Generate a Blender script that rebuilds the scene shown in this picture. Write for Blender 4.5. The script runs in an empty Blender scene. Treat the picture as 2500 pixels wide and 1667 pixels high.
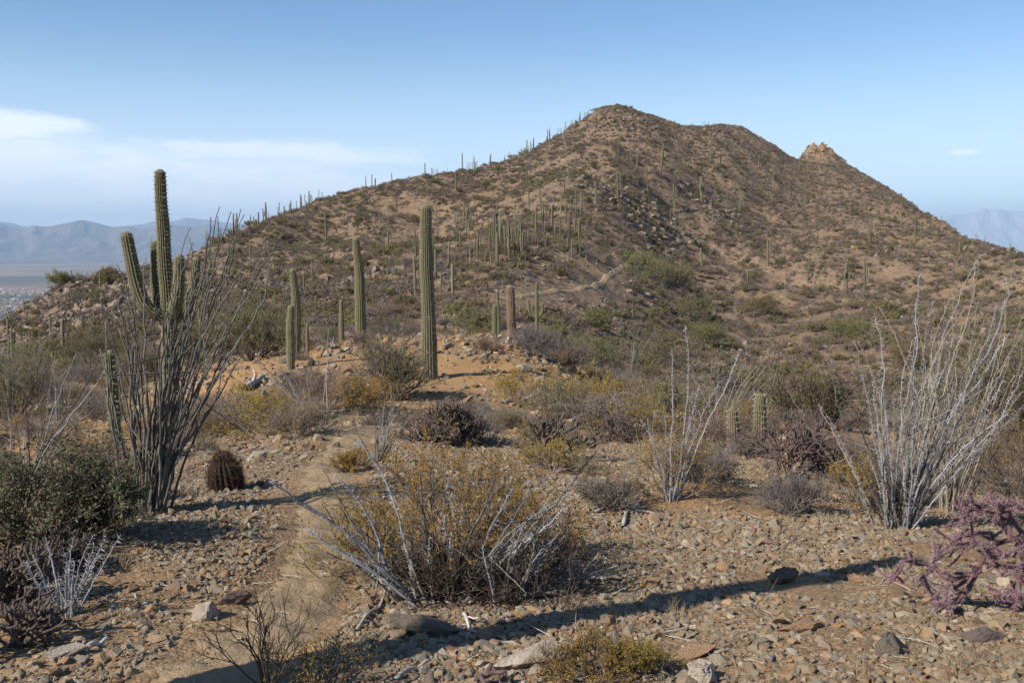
import bpy, bmesh, math, random
import numpy as np
from math import radians, sin, cos, pi
from mathutils import Vector

# ------------------------------------------------------------------ camera, sky, sun
scene = bpy.context.scene
EYE = 1.7
F = 2436.0                      # focal length in pixels of a 2500 px wide picture
CX, CY = 1250.0, 833.5
HORIZON = 595.0
PITCH = math.atan((CY - HORIZON) / F)

cam_data = bpy.data.cameras.new('camera')
cam_data.sensor_width = 36.0
cam_data.lens = 36.0 * F / 2500.0
cam_data.clip_start = 0.05
cam_data.clip_end = 200000.0
cam = bpy.data.objects.new('camera', cam_data)
cam.location = (0, 0, EYE)
cam.rotation_euler = (pi / 2 - PITCH, 0, 0)
scene.collection.objects.link(cam)
scene.camera = cam

SUN_ELEV = radians(36.0)
SUN_AZ = math.atan2(-0.82, -0.57)          # from +Y, clockwise positive: the sun stands left and behind
sun_dir = Vector((sin(SUN_AZ) * cos(SUN_ELEV), cos(SUN_AZ) * cos(SUN_ELEV), sin(SUN_ELEV)))
sd = bpy.data.lights.new('sun', 'SUN')
sd.energy = 5.0
sd.angle = radians(0.53)
sd.color = (1.0, 0.945, 0.86)
sun = bpy.data.objects.new('sun', sd)
sun.rotation_euler = sun_dir.to_track_quat('Z', 'Y').to_euler()
scene.collection.objects.link(sun)

world = bpy.data.worlds.new('World')
scene.world = world
world.use_nodes = True
wt = world.node_tree
wt.nodes.clear()


def N(tree, kind, **kw):
    n = tree.nodes.new(kind)
    for k, v in kw.items():
        setattr(n, k, v)
    return n


def mth(tree, op, a, b=None, c=None, clamp=False):
    n = tree.nodes.new('ShaderNodeMath')
    n.operation = op
    n.use_clamp = clamp
    for i, v in enumerate((a, b, c)):
        if v is None:
            continue
        if isinstance(v, (int, float)):
            n.inputs[i].default_value = v
        else:
            tree.links.new(v, n.inputs[i])
    return n.outputs[0]


def mixc(tree, fac, a, b, blend='MIX'):
    n = tree.nodes.new('ShaderNodeMix')
    n.data_type = 'RGBA'
    n.blend_type = blend
    for key, v in ((0, fac), (6, a), (7, b)):
        if isinstance(v, (int, float)):
            n.inputs[key].default_value = v
        elif isinstance(v, tuple):
            n.inputs[key].default_value = (v[0], v[1], v[2], 1)
        else:
            tree.links.new(v, n.inputs[key])
    return n.outputs[2]


def smap(tree, v, a, b, c=0.0, d=1.0):
    n = tree.nodes.new('ShaderNodeMapRange')
    n.interpolation_type = 'SMOOTHSTEP'
    tree.links.new(v, n.inputs[0])
    for i, x in enumerate((a, b, c, d)):
        if isinstance(x, (int, float)):
            n.inputs[i + 1].default_value = x
        else:
            tree.links.new(x, n.inputs[i + 1])
    return n.outputs[0]


def noise(tree, vec, scale, detail=4.0, rough=0.55):
    n = tree.nodes.new('ShaderNodeTexNoise')
    n.inputs['Scale'].default_value = scale
    n.inputs['Detail'].default_value = detail
    n.inputs['Roughness'].default_value = rough
    if vec is not None:
        tree.links.new(vec, n.inputs['Vector'])
    return n.outputs['Fac']


SKY_STRENGTH = 0.09
sky = N(wt, 'ShaderNodeTexSky', sky_type='NISHITA')
sky.sun_disc = False
sky.sun_elevation = SUN_ELEV
sky.sun_rotation = SUN_AZ % (2 * pi)
sky.altitude = 1200
sky.air_density = 1.0
sky.dust_density = 0.2
sky.ozone_density = 2.4
tc = N(wt, 'ShaderNodeTexCoord')
sep = N(wt, 'ShaderNodeSeparateXYZ')
wt.links.new(tc.outputs['Generated'], sep.inputs[0])
az = mth(wt, 'ARCTAN2', sep.outputs[0], sep.outputs[1])
el = sep.outputs[2]
cv = N(wt, 'ShaderNodeCombineXYZ')
wt.links.new(mth(wt, 'MULTIPLY', az, 5.0), cv.inputs[0])
wt.links.new(mth(wt, 'MULTIPLY', el, 22.0), cv.inputs[1])
nA = noise(wt, cv.outputs[0], 1.3, 7.0, 0.52)
cv2 = N(wt, 'ShaderNodeCombineXYZ')
wt.links.new(mth(wt, 'MULTIPLY', az, 9.0), cv2.inputs[0])
wt.links.new(mth(wt, 'MULTIPLY', el, 30.0), cv2.inputs[1])
cv2.inputs[2].default_value = 3.7
nB = noise(wt, cv2.outputs[0], 1.6, 8.0, 0.6)
# cloud bank low in the sky on the left: its top edge sinks towards the right
top = mth(wt, 'ADD', mth(wt, 'MULTIPLY', az, -0.085), 0.067)
topn = mth(wt, 'ADD', top, mth(wt, 'MULTIPLY', mth(wt, 'SUBTRACT', nA, 0.5), 0.05))
d_ = mth(wt, 'SUBTRACT', topn, el)
bank = smap(wt, d_, -0.006, 0.022)
bank = mth(wt, 'MULTIPLY', bank, smap(wt, az, 0.02, -0.22))
bank = mth(wt, 'MULTIPLY', bank, smap(wt, az, -1.9, -1.4))
bank = mth(wt, 'MULTIPLY', bank, smap(wt, nB, 0.3, 0.6, 0.35, 0.8))
# one brighter puff on top of the bank
def blob(a0, e0, ra, re, n, lo=0.75, hi=0.2):
    da = mth(wt, 'DIVIDE', mth(wt, 'SUBTRACT', az, a0), ra)
    de = mth(wt, 'DIVIDE', mth(wt, 'SUBTRACT', el, e0), re)
    r2 = mth(wt, 'ADD', mth(wt, 'MULTIPLY', da, da), mth(wt, 'MULTIPLY', de, de))
    r2 = mth(wt, 'ADD', r2, mth(wt, 'MULTIPLY', mth(wt, 'SUBTRACT', n, 0.5), 3.2))
    return smap(wt, r2, 1.1, 0.0)
puff = mth(wt, 'MULTIPLY', blob(-0.47, 0.101, 0.115, 0.017, nB), 0.85)
puff2 = mth(wt, 'MULTIPLY', blob(-0.24, 0.087, 0.17, 0.014, nB), 0.65)
puff3 = mth(wt, 'MULTIPLY', blob(0.418, 0.082, 0.016, 0.0035, nB), 0.75)
cm = mth(wt, 'MAXIMUM', mth(wt, 'MAXIMUM', bank, puff), mth(wt, 'MAXIMUM', puff2, puff3))
haz = smap(wt, el, 0.22, 0.0, 0.0, 0.7)
shs = N(wt, 'ShaderNodeHueSaturation')
shs.inputs['Saturation'].default_value = 1.15
shs.inputs['Value'].default_value = 1.12
wt.links.new(sky.outputs[0], shs.inputs['Color'])
skyc = mixc(wt, haz, shs.outputs[0], (7.6, 9.0, 10.6))
skyc = mixc(wt, cm, skyc, (9.2, 9.7, 10.3))
bg = N(wt, 'ShaderNodeBackground')
bg.inputs[1].default_value = SKY_STRENGTH
wt.links.new(skyc, bg.inputs[0])
wo = N(wt, 'ShaderNodeOutputWorld')
wt.links.new(bg.outputs[0], wo.inputs[0])

scene.view_settings.view_transform = 'Standard'
scene.view_settings.look = 'None'
scene.view_settings.exposure = 0.55
scene.view_settings.gamma = 1.0
scene.view_settings.use_curve_mapping = False
HAZE_DENSITY = 3.9e-5

# ------------------------------------------------------------------ small helpers
col = scene.collection


def tag(o, label=None, cat=None, group=None, kind=None):
    if label: o['label'] = label
    if cat: o['category'] = cat
    if group: o['group'] = group
    if kind: o['kind'] = kind
    return o


def empty(name, loc, rz=0.0):
    o = bpy.data.objects.new(name, None)
    o.empty_display_size = 0.1
    o.location = loc
    o.rotation_euler = (0, 0, rz)
    col.objects.link(o)
    return o


def nrm(a):
    return a / np.maximum(np.linalg.norm(a, axis=-1, keepdims=True), 1e-9)


class MB:
    """collects vertices and faces as arrays and links them as one mesh"""
    def __init__(s):
        s.v = []; s.f = []; s.n = 0; s.m = []; s.a = []

    def add(s, v, f, mat=0, att=None):
        v = np.asarray(v, dtype=np.float64).reshape(-1, 3)
        f = np.asarray(f, dtype=np.int64)
        s.v.append(v); s.f.append(f + s.n); s.m.append(mat)
        if att is None:
            att = np.zeros(len(v))
        s.a.append(np.broadcast_to(np.asarray(att, dtype=np.float64), (len(v),)))
        s.n += len(v)

    def mesh(s, name, mats, smooth=False):
        me = bpy.data.meshes.new(name)
        V = np.concatenate(s.v)
        loops = np.concatenate([f.ravel() for f in s.f])
        tot = np.concatenate([np.full(len(f), f.shape[1]) for f in s.f])
        mi = np.concatenate([np.full(len(f), m) for f, m in zip(s.f, s.m)])
        start = np.concatenate(([0], np.cumsum(tot)[:-1]))
        me.vertices.add(len(V)); me.vertices.foreach_set('co', V.ravel())
        me.loops.add(len(loops)); me.loops.foreach_set('vertex_index', loops)
        me.polygons.add(len(tot))
        me.polygons.foreach_set('loop_start', start)
        me.polygons.foreach_set('loop_total', tot)
        me.polygons.foreach_set('material_index', mi)
        if smooth:
            me.polygons.foreach_set('use_smooth', np.ones(len(tot), dtype=bool))
        me.update(calc_edges=True)
        at = me.attributes.new('tint', 'FLOAT', 'POINT')
        at.data.foreach_set('value', np.concatenate(s.a))
        for m in (mats if isinstance(mats, (list, tuple)) else [mats]):
            me.materials.append(m)
        return me

    def build(s, name, mats, parent=None, smooth=False):
        o = bpy.data.objects.new(name, s.mesh(name, mats, smooth))
        col.objects.link(o)
        if parent is not None:
            o.parent = parent
        return o


def tubes(mb, P, R, sides=4, mat=0, att=None, cap=False):
    """P (n,k,3) centre lines, R (n,k) radii"""
    P = np.asarray(P, float)
    if P.ndim == 2: P = P[None]
    n, k, _ = P.shape
    R = np.broadcast_to(np.asarray(R, float), (n, k))
    T = np.gradient(P, axis=1)
    T = nrm(T)
    m = nrm(T.mean(axis=1))
    ref = np.where(np.abs(m[:, 2:3]) < 0.8, np.array([[0, 0, 1.0]]), np.array([[1.0, 0, 0]]))
    n0 = nrm(np.cross(m, ref))[:, None, :]
    Nn = nrm(n0 - (n0 * T).sum(-1, keepdims=True) * T)
    B = np.cross(T, Nn)
    a = np.arange(sides) * 2 * pi / sides
    V = P[:, :, None, :] + R[:, :, None, None] * (np.cos(a)[None, None, :, None] * Nn[:, :, None, :] + np.sin(a)[None, None, :, None] * B[:, :, None, :])
    idx = np.arange(n * k * sides).reshape(n, k, sides)
    q = np.stack([idx[:, :-1, :], np.roll(idx, -1, 2)[:, :-1, :], np.roll(idx, -1, 2)[:, 1:, :], idx[:, 1:, :]], -1).reshape(-1, 4)
    if att is not None:
        att = np.broadcast_to(np.asarray(att, float).reshape(n, -1)[:, :, None] if np.ndim(att) else att, (n, k, sides)).ravel()
    mb.add(V.reshape(-1, 3), q, mat, att)
    if cap and sides >= 3:
        tri = np.stack([idx[:, -1, 0:1].repeat(sides - 2, 1), idx[:, -1, 1:-1], idx[:, -1, 2:]], -1).reshape(-1, 3)
        mb.f.append(tri + (mb.n - n * k * sides)); mb.m.append(mat)


def grow(rng, o, d, L, k, wob, up=0.0):
    o = np.asarray(o, float); d = nrm(np.asarray(d, float))
    n = len(o)
    L = np.broadcast_to(np.asarray(L, float), (n,))
    step = (L / (k - 1))[:, None]
    P = [o]
    for i in range(k - 1):
        d = nrm(d + rng.normal(size=(n, 3)) * wob + np.array([0, 0, up]))
        P.append(P[-1] + d * step)
    return np.stack(P, 1)


def shoots(rng, P, m, t0, t1, ang, up=0.0):
    """m child origins and directions per centre line"""
    n, k, _ = P.shape
    par = np.repeat(np.arange(n), m)
    t = rng.uniform(t0, t1, n * m) * (k - 1)
    i = np.minimum(t.astype(int), k - 2)
    f = (t - i)[:, None]
    o = P[par, i] * (1 - f) + P[par, i + 1] * f
    T = nrm(P[par, i + 1] - P[par, i])
    r = rng.normal(size=(n * m, 3))
    r = nrm(r - (r * T).sum(-1, keepdims=True) * T)
    a = np.broadcast_to(ang, (n * m,)) * rng.uniform(0.6, 1.3, n * m)
    d = T * np.cos(a)[:, None] + r * np.sin(a)[:, None] + np.array([0, 0, up])
    return o, nrm(d), par


def leaf_faces(mb, rng, C, size, aspect=0.5, mat=0, quad=False, att=None, upbias=0.0):
    n = len(C)
    s = (size * rng.uniform(0.55, 1.4, n))[:, None]
    a = nrm(rng.normal(size=(n, 3)) + np.array([0, 0, upbias]))
    b = nrm(np.cross(a, rng.normal(size=(n, 3))))
    if quad:
        c = np.cross(a, b)
        V = np.stack([C, C + a * s * .5 + b * s * aspect * .5, C + a * s + c * s * .1, C + a * s * .5 - b * s * aspect * .5], 1)
        mb.add(V.reshape(-1, 3), np.arange(4 * n).reshape(n, 4), mat, None if att is None else np.repeat(att, 4))
    else:
        V = np.stack([C - b * s * aspect * .5, C + b * s * aspect * .5, C + a * s], 1)
        mb.add(V.reshape(-1, 3), np.arange(3 * n).reshape(n, 3), mat, None if att is None else np.repeat(att, 3))


def spikes(mb, rng, O, D, length, width, mat=0, att=None):
    n = len(O)
    L = (length * rng.uniform(.6, 1.3, n))[:, None]
    b = nrm(np.cross(D, rng.normal(size=(n, 3)))) * width * .5
    V = np.stack([O - b, O + b, O + D * L], 1)
    mb.add(V.reshape(-1, 3), np.arange(3 * n).reshape(n, 3), mat, att)


def on_tubes(rng, P, R, m):
    """m random points per centre line on the surface, with outward directions"""
    n, k, _ = P.shape
    par = np.repeat(np.arange(n), m)
    t = rng.uniform(0.02, 0.999, n * m) * (k - 1)
    i = np.minimum(t.astype(int), k - 2); f = (t - i)[:, None]
    c = P[par, i] * (1 - f) + P[par, i + 1] * f
    T = nrm(P[par, i + 1] - P[par, i])
    r = rng.normal(size=(n * m, 3)); r = nrm(r - (r * T).sum(-1, keepdims=True) * T)
    R = np.broadcast_to(R, (n, k))
    rad = (R[par, i] * (1 - f[:, 0]) + R[par, i + 1] * f[:, 0])[:, None]
    return c + r * rad * .9, r, T


# ------------------------------------------------------------------ materials
def new_mat(name):
    m = bpy.data.materials.new(name)
    m.use_nodes = True
    t = m.node_tree
    t.nodes.clear()
    out = N(t, 'ShaderNodeOutputMaterial')
    return m, t, out


def pbsdf(t, out, colr, rough=0.9, bump=None, bstr=0.4, bdist=0.02, spec=0.2):
    b = N(t, 'ShaderNodeBsdfPrincipled')
    if isinstance(colr, tuple): b.inputs['Base Color'].default_value = (*colr, 1)
    else: t.links.new(colr, b.inputs['Base Color'])
    b.inputs['Roughness'].default_value = rough
    b.inputs['Specular IOR Level'].default_value = spec
    if bump is not None:
        bp = N(t, 'ShaderNodeBump')
        bp.inputs['Strength'].default_value = bstr
        bp.inputs['Distance'].default_value = bdist
        t.links.new(bump, bp.inputs['Height'])
        t.links.new(bp.outputs[0], b.inputs['Normal'])
    t.links.new(b.outputs[0], out.inputs[0])
    return b


def plant_mat(name, ca, cb, scale=8.0, rnd=0.35, att=None, rough=0.85, trans=0.0, cc=None):
    """two colours mixed by noise; each object a little lighter or darker, 'att' mixes towards a third colour"""
    m, t, out = new_mat(name)
    tcn = N(t, 'ShaderNodeTexCoord')
    nz = noise(t, tcn.outputs['Object'], scale, 3.0, 0.6)
    c = mixc(t, smap(t, nz, 0.3, 0.7), ca, cb)
    if cc is not None:                      # corky old skin round the foot, in patches
        sz = N(t, 'ShaderNodeSeparateXYZ'); t.links.new(tcn.outputs['Object'], sz.inputs[0])
        nb = noise(t, tcn.outputs['Object'], 4.0, 4.0, .6)
        c = mixc(t, smap(t, mth(t, 'ADD', sz.outputs[2], mth(t, 'MULTIPLY', nb, 1.6)), 1.75, .9), c, cc)
    if att is not None:
        a = N(t, 'ShaderNodeAttribute', attribute_name='tint')
        c = mixc(t, a.outputs['Fac'], c, att)
    oi = N(t, 'ShaderNodeObjectInfo')
    hs = N(t, 'ShaderNodeHueSaturation')
    t.links.new(c, hs.inputs['Color'])
    t.links.new(mth(t, 'ADD', mth(t, 'MULTIPLY', oi.outputs['Random'], rnd), 1 - rnd * .5), hs.inputs['Value'])
    hr = mth(t, 'FRACT', mth(t, 'MULTIPLY', oi.outputs['Random'], 7.31))
    t.links.new(mth(t, 'ADD', mth(t, 'MULTIPLY', hr, 0.03), 0.485), hs.inputs['Hue'])
    b = pbsdf(t, out, hs.outputs[0], rough, spec=0.15)
    if trans > 0:
        tr = N(t, 'ShaderNodeBsdfTranslucent')
        t.links.new(hs.outputs[0], tr.inputs[0])
        mx = N(t, 'ShaderNodeMixShader')
        mx.inputs[0].default_value = trans
        t.links.new(b.outputs[0], mx.inputs[1]); t.links.new(tr.outputs[0], mx.inputs[2])
        t.links.new(mx.outputs[0], out.inputs[0])
    return m


def stone_mat(name, palette, dark=1.0, scale=6.0, bstr=0.5):
    m, t, out = new_mat(name)
    oi = N(t, 'ShaderNodeObjectInfo')
    tcn = N(t, 'ShaderNodeTexCoord')
    r = N(t, 'ShaderNodeValToRGB')
    r.color_ramp.interpolation = 'LINEAR'
    els = r.color_ramp.elements
    while len(els) < len(palette): els.new(0.5)
    for i, c in enumerate(palette):
        els[i].position = i / (len(palette) - 1)
        els[i].color = (*[x * dark for x in c], 1)
    t.links.new(oi.outputs['Random'], r.inputs[0])
    off = N(t, 'ShaderNodeCombineXYZ')
    t.links.new(mth(t, 'MULTIPLY', oi.outputs['Random'], 53.0), off.inputs[0])
    va = N(t, 'ShaderNodeVectorMath', operation='ADD')
    t.links.new(tcn.outputs['Object'], va.inputs[0]); t.links.new(off.outputs[0], va.inputs[1])
    nz = noise(t, va.outputs[0], scale * .25, 5.0, 0.65)
    nf = noise(t, va.outputs[0], scale, 4.0, 0.7)
    c = mixc(t, smap(t, nz, 0.38, 0.68, 0, .4), r.outputs[0], (0.30 * dark, 0.20 * dark, 0.12 * dark))
    c = mixc(t, 0.55, c, mixc(t, nf, (.5, .5, .5), (1.05, 1.05, 1.05)), 'MULTIPLY')
    pbsdf(t, out, c, 0.85, nf, bstr, 0.15)
    return m


PAL = [(0.40, 0.32, 0.21), (0.24, 0.16, 0.10), (0.35, 0.30, 0.215), (0.25, 0.235, 0.205), (0.56, 0.50, 0.40), (0.40, 0.22, 0.11),
       (0.40, 0.31, 0.20), (0.20, 0.20, 0.19), (0.34, 0.28, 0.195), (0.45, 0.39, 0.31), (0.24, 0.14, 0.10), (0.40, 0.29, 0.18), (0.36, 0.32, 0.255)]
PAL = [(a * .93, b * .88, c * .80) for a, b, c in PAL]
M_STONE = stone_mat('desert_stone', PAL)
PALH = [(0.22, 0.17, 0.125), (0.15, 0.11, 0.085), (0.29, 0.23, 0.175), (0.14, 0.115, 0.10), (0.22, 0.155, 0.11), (0.20, 0.165, 0.135)]
M_ROCK = stone_mat('hill_rock', PALH, 1.0, 3.0)
M_CRAG = stone_mat('crag_rock', [(0.33, 0.235, 0.15), (0.26, 0.19, 0.13), (0.37, 0.27, 0.18), (0.30, 0.19, 0.115)], 1.0, 3.0)

M_SAG = plant_mat('saguaro_skin', (0.048, 0.052, 0.022), (0.072, 0.072, 0.033), 3.0, 0.15, att=(0.27, 0.235, 0.14), cc=(0.10, 0.075, 0.05))
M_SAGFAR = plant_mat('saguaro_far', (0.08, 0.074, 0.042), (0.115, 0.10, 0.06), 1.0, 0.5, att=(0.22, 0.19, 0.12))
M_SAGOLD = plant_mat('saguaro_corky', (0.10, 0.06, 0.04), (0.12, 0.10, 0.055), 2.2, 0.2, att=(0.30, 0.22, 0.15))
M_SPINE = plant_mat('pale_spines', (0.50, 0.45, 0.33), (0.38, 0.33, 0.23), 5, 0.1)
M_SPINERED = plant_mat('red_brown_spines', (0.075, 0.035, 0.026), (0.17, 0.095, 0.07), 30, 0.1)
M_BARREL = plant_mat('barrel_skin', (0.04, 0.04, 0.02), (0.05, 0.03, 0.02), 8, 0.1)
M_OCO = plant_mat('ocotillo_bark', (0.036, 0.032, 0.024), (0.155, 0.14, 0.11), 40.0, 0.5, att=(0.22, 0.20, 0.175))
M_OCOWHITE = plant_mat('ocotillo_pale_bark', (0.075, 0.068, 0.06), (0.24, 0.225, 0.215), 30.0, 0.4, att=(0.47, 0.46, 0.48))
M_OCOTAN = plant_mat('ocotillo_tan_bark', (0.13, 0.10, 0.065), (0.30, 0.245, 0.165), 30.0, 0.3, att=(0.42, 0.37, 0.29))
M_TWIG = plant_mat('grey_twigs', (0.125, 0.098, 0.08), (0.24, 0.195, 0.165), 6, 0.4)
M_TWIGDARK = plant_mat('dark_twigs', (0.06, 0.045, 0.035), (0.12, 0.09, 0.07), 6, 0.4)
M_CREO = plant_mat('creosote_leaves', (0.31, 0.205, 0.045), (0.40, 0.25, 0.05), 2.5, 0.3, trans=0.35)
M_OLIVE = plant_mat('olive_leaves', (0.18, 0.15, 0.07), (0.235, 0.19, 0.09), 1.5, 0.45, trans=0.3)
M_PALO = plant_mat('palo_verde_twigs', (0.175, 0.172, 0.068), (0.24, 0.22, 0.09), 1.2, 0.3, trans=0.3)
M_JOJO = plant_mat('jojoba_leaves', (0.075, 0.075, 0.038), (0.16, 0.15, 0.085), 9, 0.2, trans=0.1)
M_DRY = plant_mat('dry_leaves', (0.155, 0.11, 0.078), (0.22, 0.16, 0.118), 2.0, 0.5)
M_GREY = plant_mat('greyish_brush', (0.15, 0.127, 0.115), (0.215, 0.185, 0.168), 2.0, 0.45)
M_STRAW = plant_mat('straw', (0.42, 0.32, 0.16), (0.52, 0.41, 0.24), 4, 0.3, trans=0.2)
M_CHOLLA = plant_mat('cholla_joints', (0.068, 0.05, 0.04), (0.14, 0.106, 0.083), 12, 0.25, att=(0.23, 0.19, 0.15))
M_CHOLPURP = plant_mat('purple_cholla_joints', (0.08, 0.056, 0.05), (0.145, 0.102, 0.09), 12, 0.2, att=(0.24, 0.185, 0.17))
M_CHOLPINK = plant_mat('pink_cholla_joints', (0.125, 0.056, 0.064), (0.18, 0.092, 0.096), 14, 0.1, att=(0.29, 0.20, 0.21))
M_DEAD = plant_mat('dead_wood', (0.30, 0.25, 0.20), (0.46, 0.42, 0.36), 10, 0.3)
M_PEAR = plant_mat('prickly_pear_pads', (0.24, 0.22, 0.11), (0.30, 0.27, 0.14), 2, 0.3)

# ------------------------------------------------------------------ noise and terrain
_rs = np.random.RandomState(11)
_perm = np.concatenate([_rs.permutation(256)] * 2)
_grad = nrm(_rs.normal(size=(256, 2)))


def pn(x, y):
    xi = np.floor(x).astype(np.int64); yi = np.floor(y).astype(np.int64)
    xf = x - xi; yf = y - yi
    u = xf * xf * xf * (xf * (xf * 6 - 15) + 10); v = yf * yf * yf * (yf * (yf * 6 - 15) + 10)
    def g(i, j, a, b):
        h = _perm[(_perm[(xi + i) & 255] + yi + j) & 255]
        return _grad[h, 0] * a + _grad[h, 1] * b
    n00 = g(0, 0, xf, yf); n10 = g(1, 0, xf - 1, yf); n01 = g(0, 1, xf, yf - 1); n11 = g(1, 1, xf - 1, yf - 1)
    return (n00 * (1 - u) + n10 * u) * (1 - v) + (n01 * (1 - u) + n11 * u) * v


def fbm(x, y, o=3, g=0.5):
    s = 0; a = 1.0
    for i in range(o):
        s = s + a * pn(x * 2 ** i + 17.3 * i, y * 2 ** i - 9.1 * i); a *= g
    return s


def sst(x, a, b):
    t = np.clip((x - a) / (b - a), 0, 1)
    return t * t * (3 - 2 * t)


def ray(px, py):
    sx = (px - CX) / F; sy = (CY - py) / F
    d = np.array([sx, cos(PITCH) + sy * sin(PITCH), -sin(PITCH) + sy * cos(PITCH)])
    return d


def at(px, py, Y):
    """the point seen at a pixel, Y metres in front of the camera"""
    d = ray(px, py)
    return np.array([0, 0, EYE]) + d * (Y / d[1])


COLS = {
    -500: [(4, 1640), (6, 1340), (8.5, 1250), (13, 1180), (22, 1110), (35, 1050), (55, 1010), (75, 975), (90, 940), (105, 910), (125, 880)],
    0: [(4, 1640), (6, 1345), (8.5, 1230), (13, 1150), (22, 1060), (35, 985), (60, 950), (90, 925), (105, 880), (118, 835), (135, 792)],
    250: [(4, 1640), (6, 1350), (8, 1235), (12, 1130), (20, 1050), (32, 965), (55, 925), (80, 880), (105, 800), (125, 735), (150, 682)],
    420: [(4, 1640), (6, 1360), (8, 1228), (12, 1120), (20, 1040), (31, 935), (52, 895), (78, 855), (108, 765), (145, 700), (180, 650)],
    560: [(4, 1640), (6, 1365), (8, 1222), (12, 1105), (20, 995), (29, 905), (46, 872), (73, 830), (112, 735), (170, 655), (240, 590)],
    750: [(4, 1640), (6, 1380), (8, 1215), (12, 1085), (22, 970), (31, 865), (40, 862), (70, 815), (120, 710), (200, 600), (300, 507)],
    1000: [(4, 1640), (6, 1400), (8, 1230), (12, 1090), (23, 968), (33, 828), (44, 890), (70, 795), (120, 660), (220, 540), (350, 441)],
    1250: [(4, 1640), (6, 1400), (8, 1240), (12, 1100), (23, 970), (34, 828), (44, 905), (75, 785), (115, 690), (170, 600), (430, 388)],
    1500: [(4, 1640), (6, 1400), (8, 1250), (12, 1110), (20, 1015), (33, 965), (58, 912), (88, 830), (130, 710), (195, 590), (600, 268)],
    1750: [(4, 1640), (6, 1400), (8, 1250), (12, 1120), (20, 1030), (30, 1015), (65, 975), (105, 870), (160, 745), (245, 600), (650, 306)],
    2000: [(4, 1640), (6, 1400), (8, 1255), (12, 1130), (20, 1045), (32, 1045), (75, 990), (115, 880), (175, 760), (270, 620), (800, 405)],
    2250: [(4, 1640), (6, 1400), (8.5, 1260), (12, 1160), (20, 1080), (32, 1070), (75, 1000), (115, 885), (170, 775), (250, 665), (480, 530)],
    2500: [(4, 1640), (6, 1410), (8.5, 1270), (12, 1190), (20, 1110), (32, 1090), (70, 1005), (100, 900), (140, 800), (185, 715), (250, 640)],
    3000: [(4, 1640), (6, 1420), (8.5, 1300), (12, 1240), (20, 1180), (35, 1100), (50, 1020), (70, 950), (95, 880), (120, 830), (150, 790)],
}
SKY = [(-500, 880, 125), (-200, 835, 130), (0, 792, 135), (53, 760, 138), (106, 724, 140), (170, 697, 145), (255, 681, 150), (310, 673, 158), (400, 655, 175), (478, 635, 200),
       (531, 603, 225), (595, 576, 250), (659, 549, 265), (744, 511, 298), (792, 493, 310), (893, 468, 330), (994, 441, 350),
       (1063, 430, 370), (1153, 412, 400), (1201, 399, 415), (1297, 372, 455), (1371, 331, 500), (1424, 303, 545), (1470, 272, 590),
       (1500, 265, 605), (1535, 271, 612), (1594, 288, 620), (1658, 308, 630), (1710, 306, 640), (1754, 305, 650), (1807, 317, 670), (1881, 361, 720),
       (1935, 395, 780), (1990, 402, 810), (2041, 408, 800), (2073, 414, 780), (2126, 447, 700), (2232, 521, 500), (2338, 574, 380), (2413, 603, 310),
       (2500, 640, 250), (2700, 700, 200), (3000, 790, 150)]


def pchip_slopes(x, y):
    h = np.diff(x, axis=-1); d = np.diff(y, axis=-1) / h
    s = np.zeros_like(y)
    d0 = d[..., :-1]; d1 = d[..., 1:]
    w1 = 2 * h[..., 1:] + h[..., :-1]; w2 = h[..., 1:] + 2 * h[..., :-1]
    ok = d0 * d1 > 0
    with np.errstate(divide='ignore', invalid='ignore'):
        hm = (w1 + w2) / (w1 / np.where(ok, d0, 1) + w2 / np.where(ok, d1, 1))
    s[..., 1:-1] = np.where(ok, hm, 0)
    s[..., 0] = d[..., 0]; s[..., -1] = d[..., -1]
    return s


def pchip1(x, y, q):
    s = pchip_slopes(x, y)
    i = np.clip(np.searchsorted(x, q) - 1, 0, len(x) - 2)
    h = x[i + 1] - x[i]; t = (q - x[i]) / h
    return (y[i] * (1 + 2 * t) * (1 - t) ** 2 + s[i] * h * t * (1 - t) ** 2 + y[i + 1] * t * t * (3 - 2 * t) + s[i + 1] * h * t * t * (t - 1))


def colpoint(px, py, Y):
    p = at(px, py, Y)
    return p


_pxs = sorted(COLS)
_th = np.array([math.atan((p - CX) / F / cos(PITCH)) for p in _pxs])
_R = np.array([[Y / cos(t) for (Y, y) in COLS[p]] for p, t in zip(_pxs, _th)])
_Z = np.array([[at(p, y, Y)[2] for (Y, y) in COLS[p]] for p in _pxs])
back_r = np.array([4, 6, 8.5, 12, 20, 34, 55, 75, 95, 120, 150], float)
back_z = EYE + np.array([-1.62, -1.6, -1.6, -1.8, -2.8, -5, -9, -14, -20, -30, -42.])
_th2 = np.concatenate(([-pi, -1.9, -1.2], _th, [1.2, 1.9, pi]))
_R2 = np.vstack([back_r, back_r, _R[0], _R, _R[-1], back_r, back_r])
_Z2 = np.vstack([back_z, back_z, _Z[0] - np.linspace(0, 8, 11) ** 1.0 * 1.0, _Z, _Z[-1] - np.linspace(0, 8, 11), back_z, back_z])
TH = np.concatenate([np.linspace(-pi, -0.6, 200, endpoint=False), np.linspace(-0.6, 0.6, 1600), np.linspace(0.6, pi, 201)[1:]])
KR = np.stack([pchip1(_th2, _R2[:, k], TH) for k in range(11)], 1)
KZ = np.stack([pchip1(_th2, _Z2[:, k], TH) for k in range(11)], 1)
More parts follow.
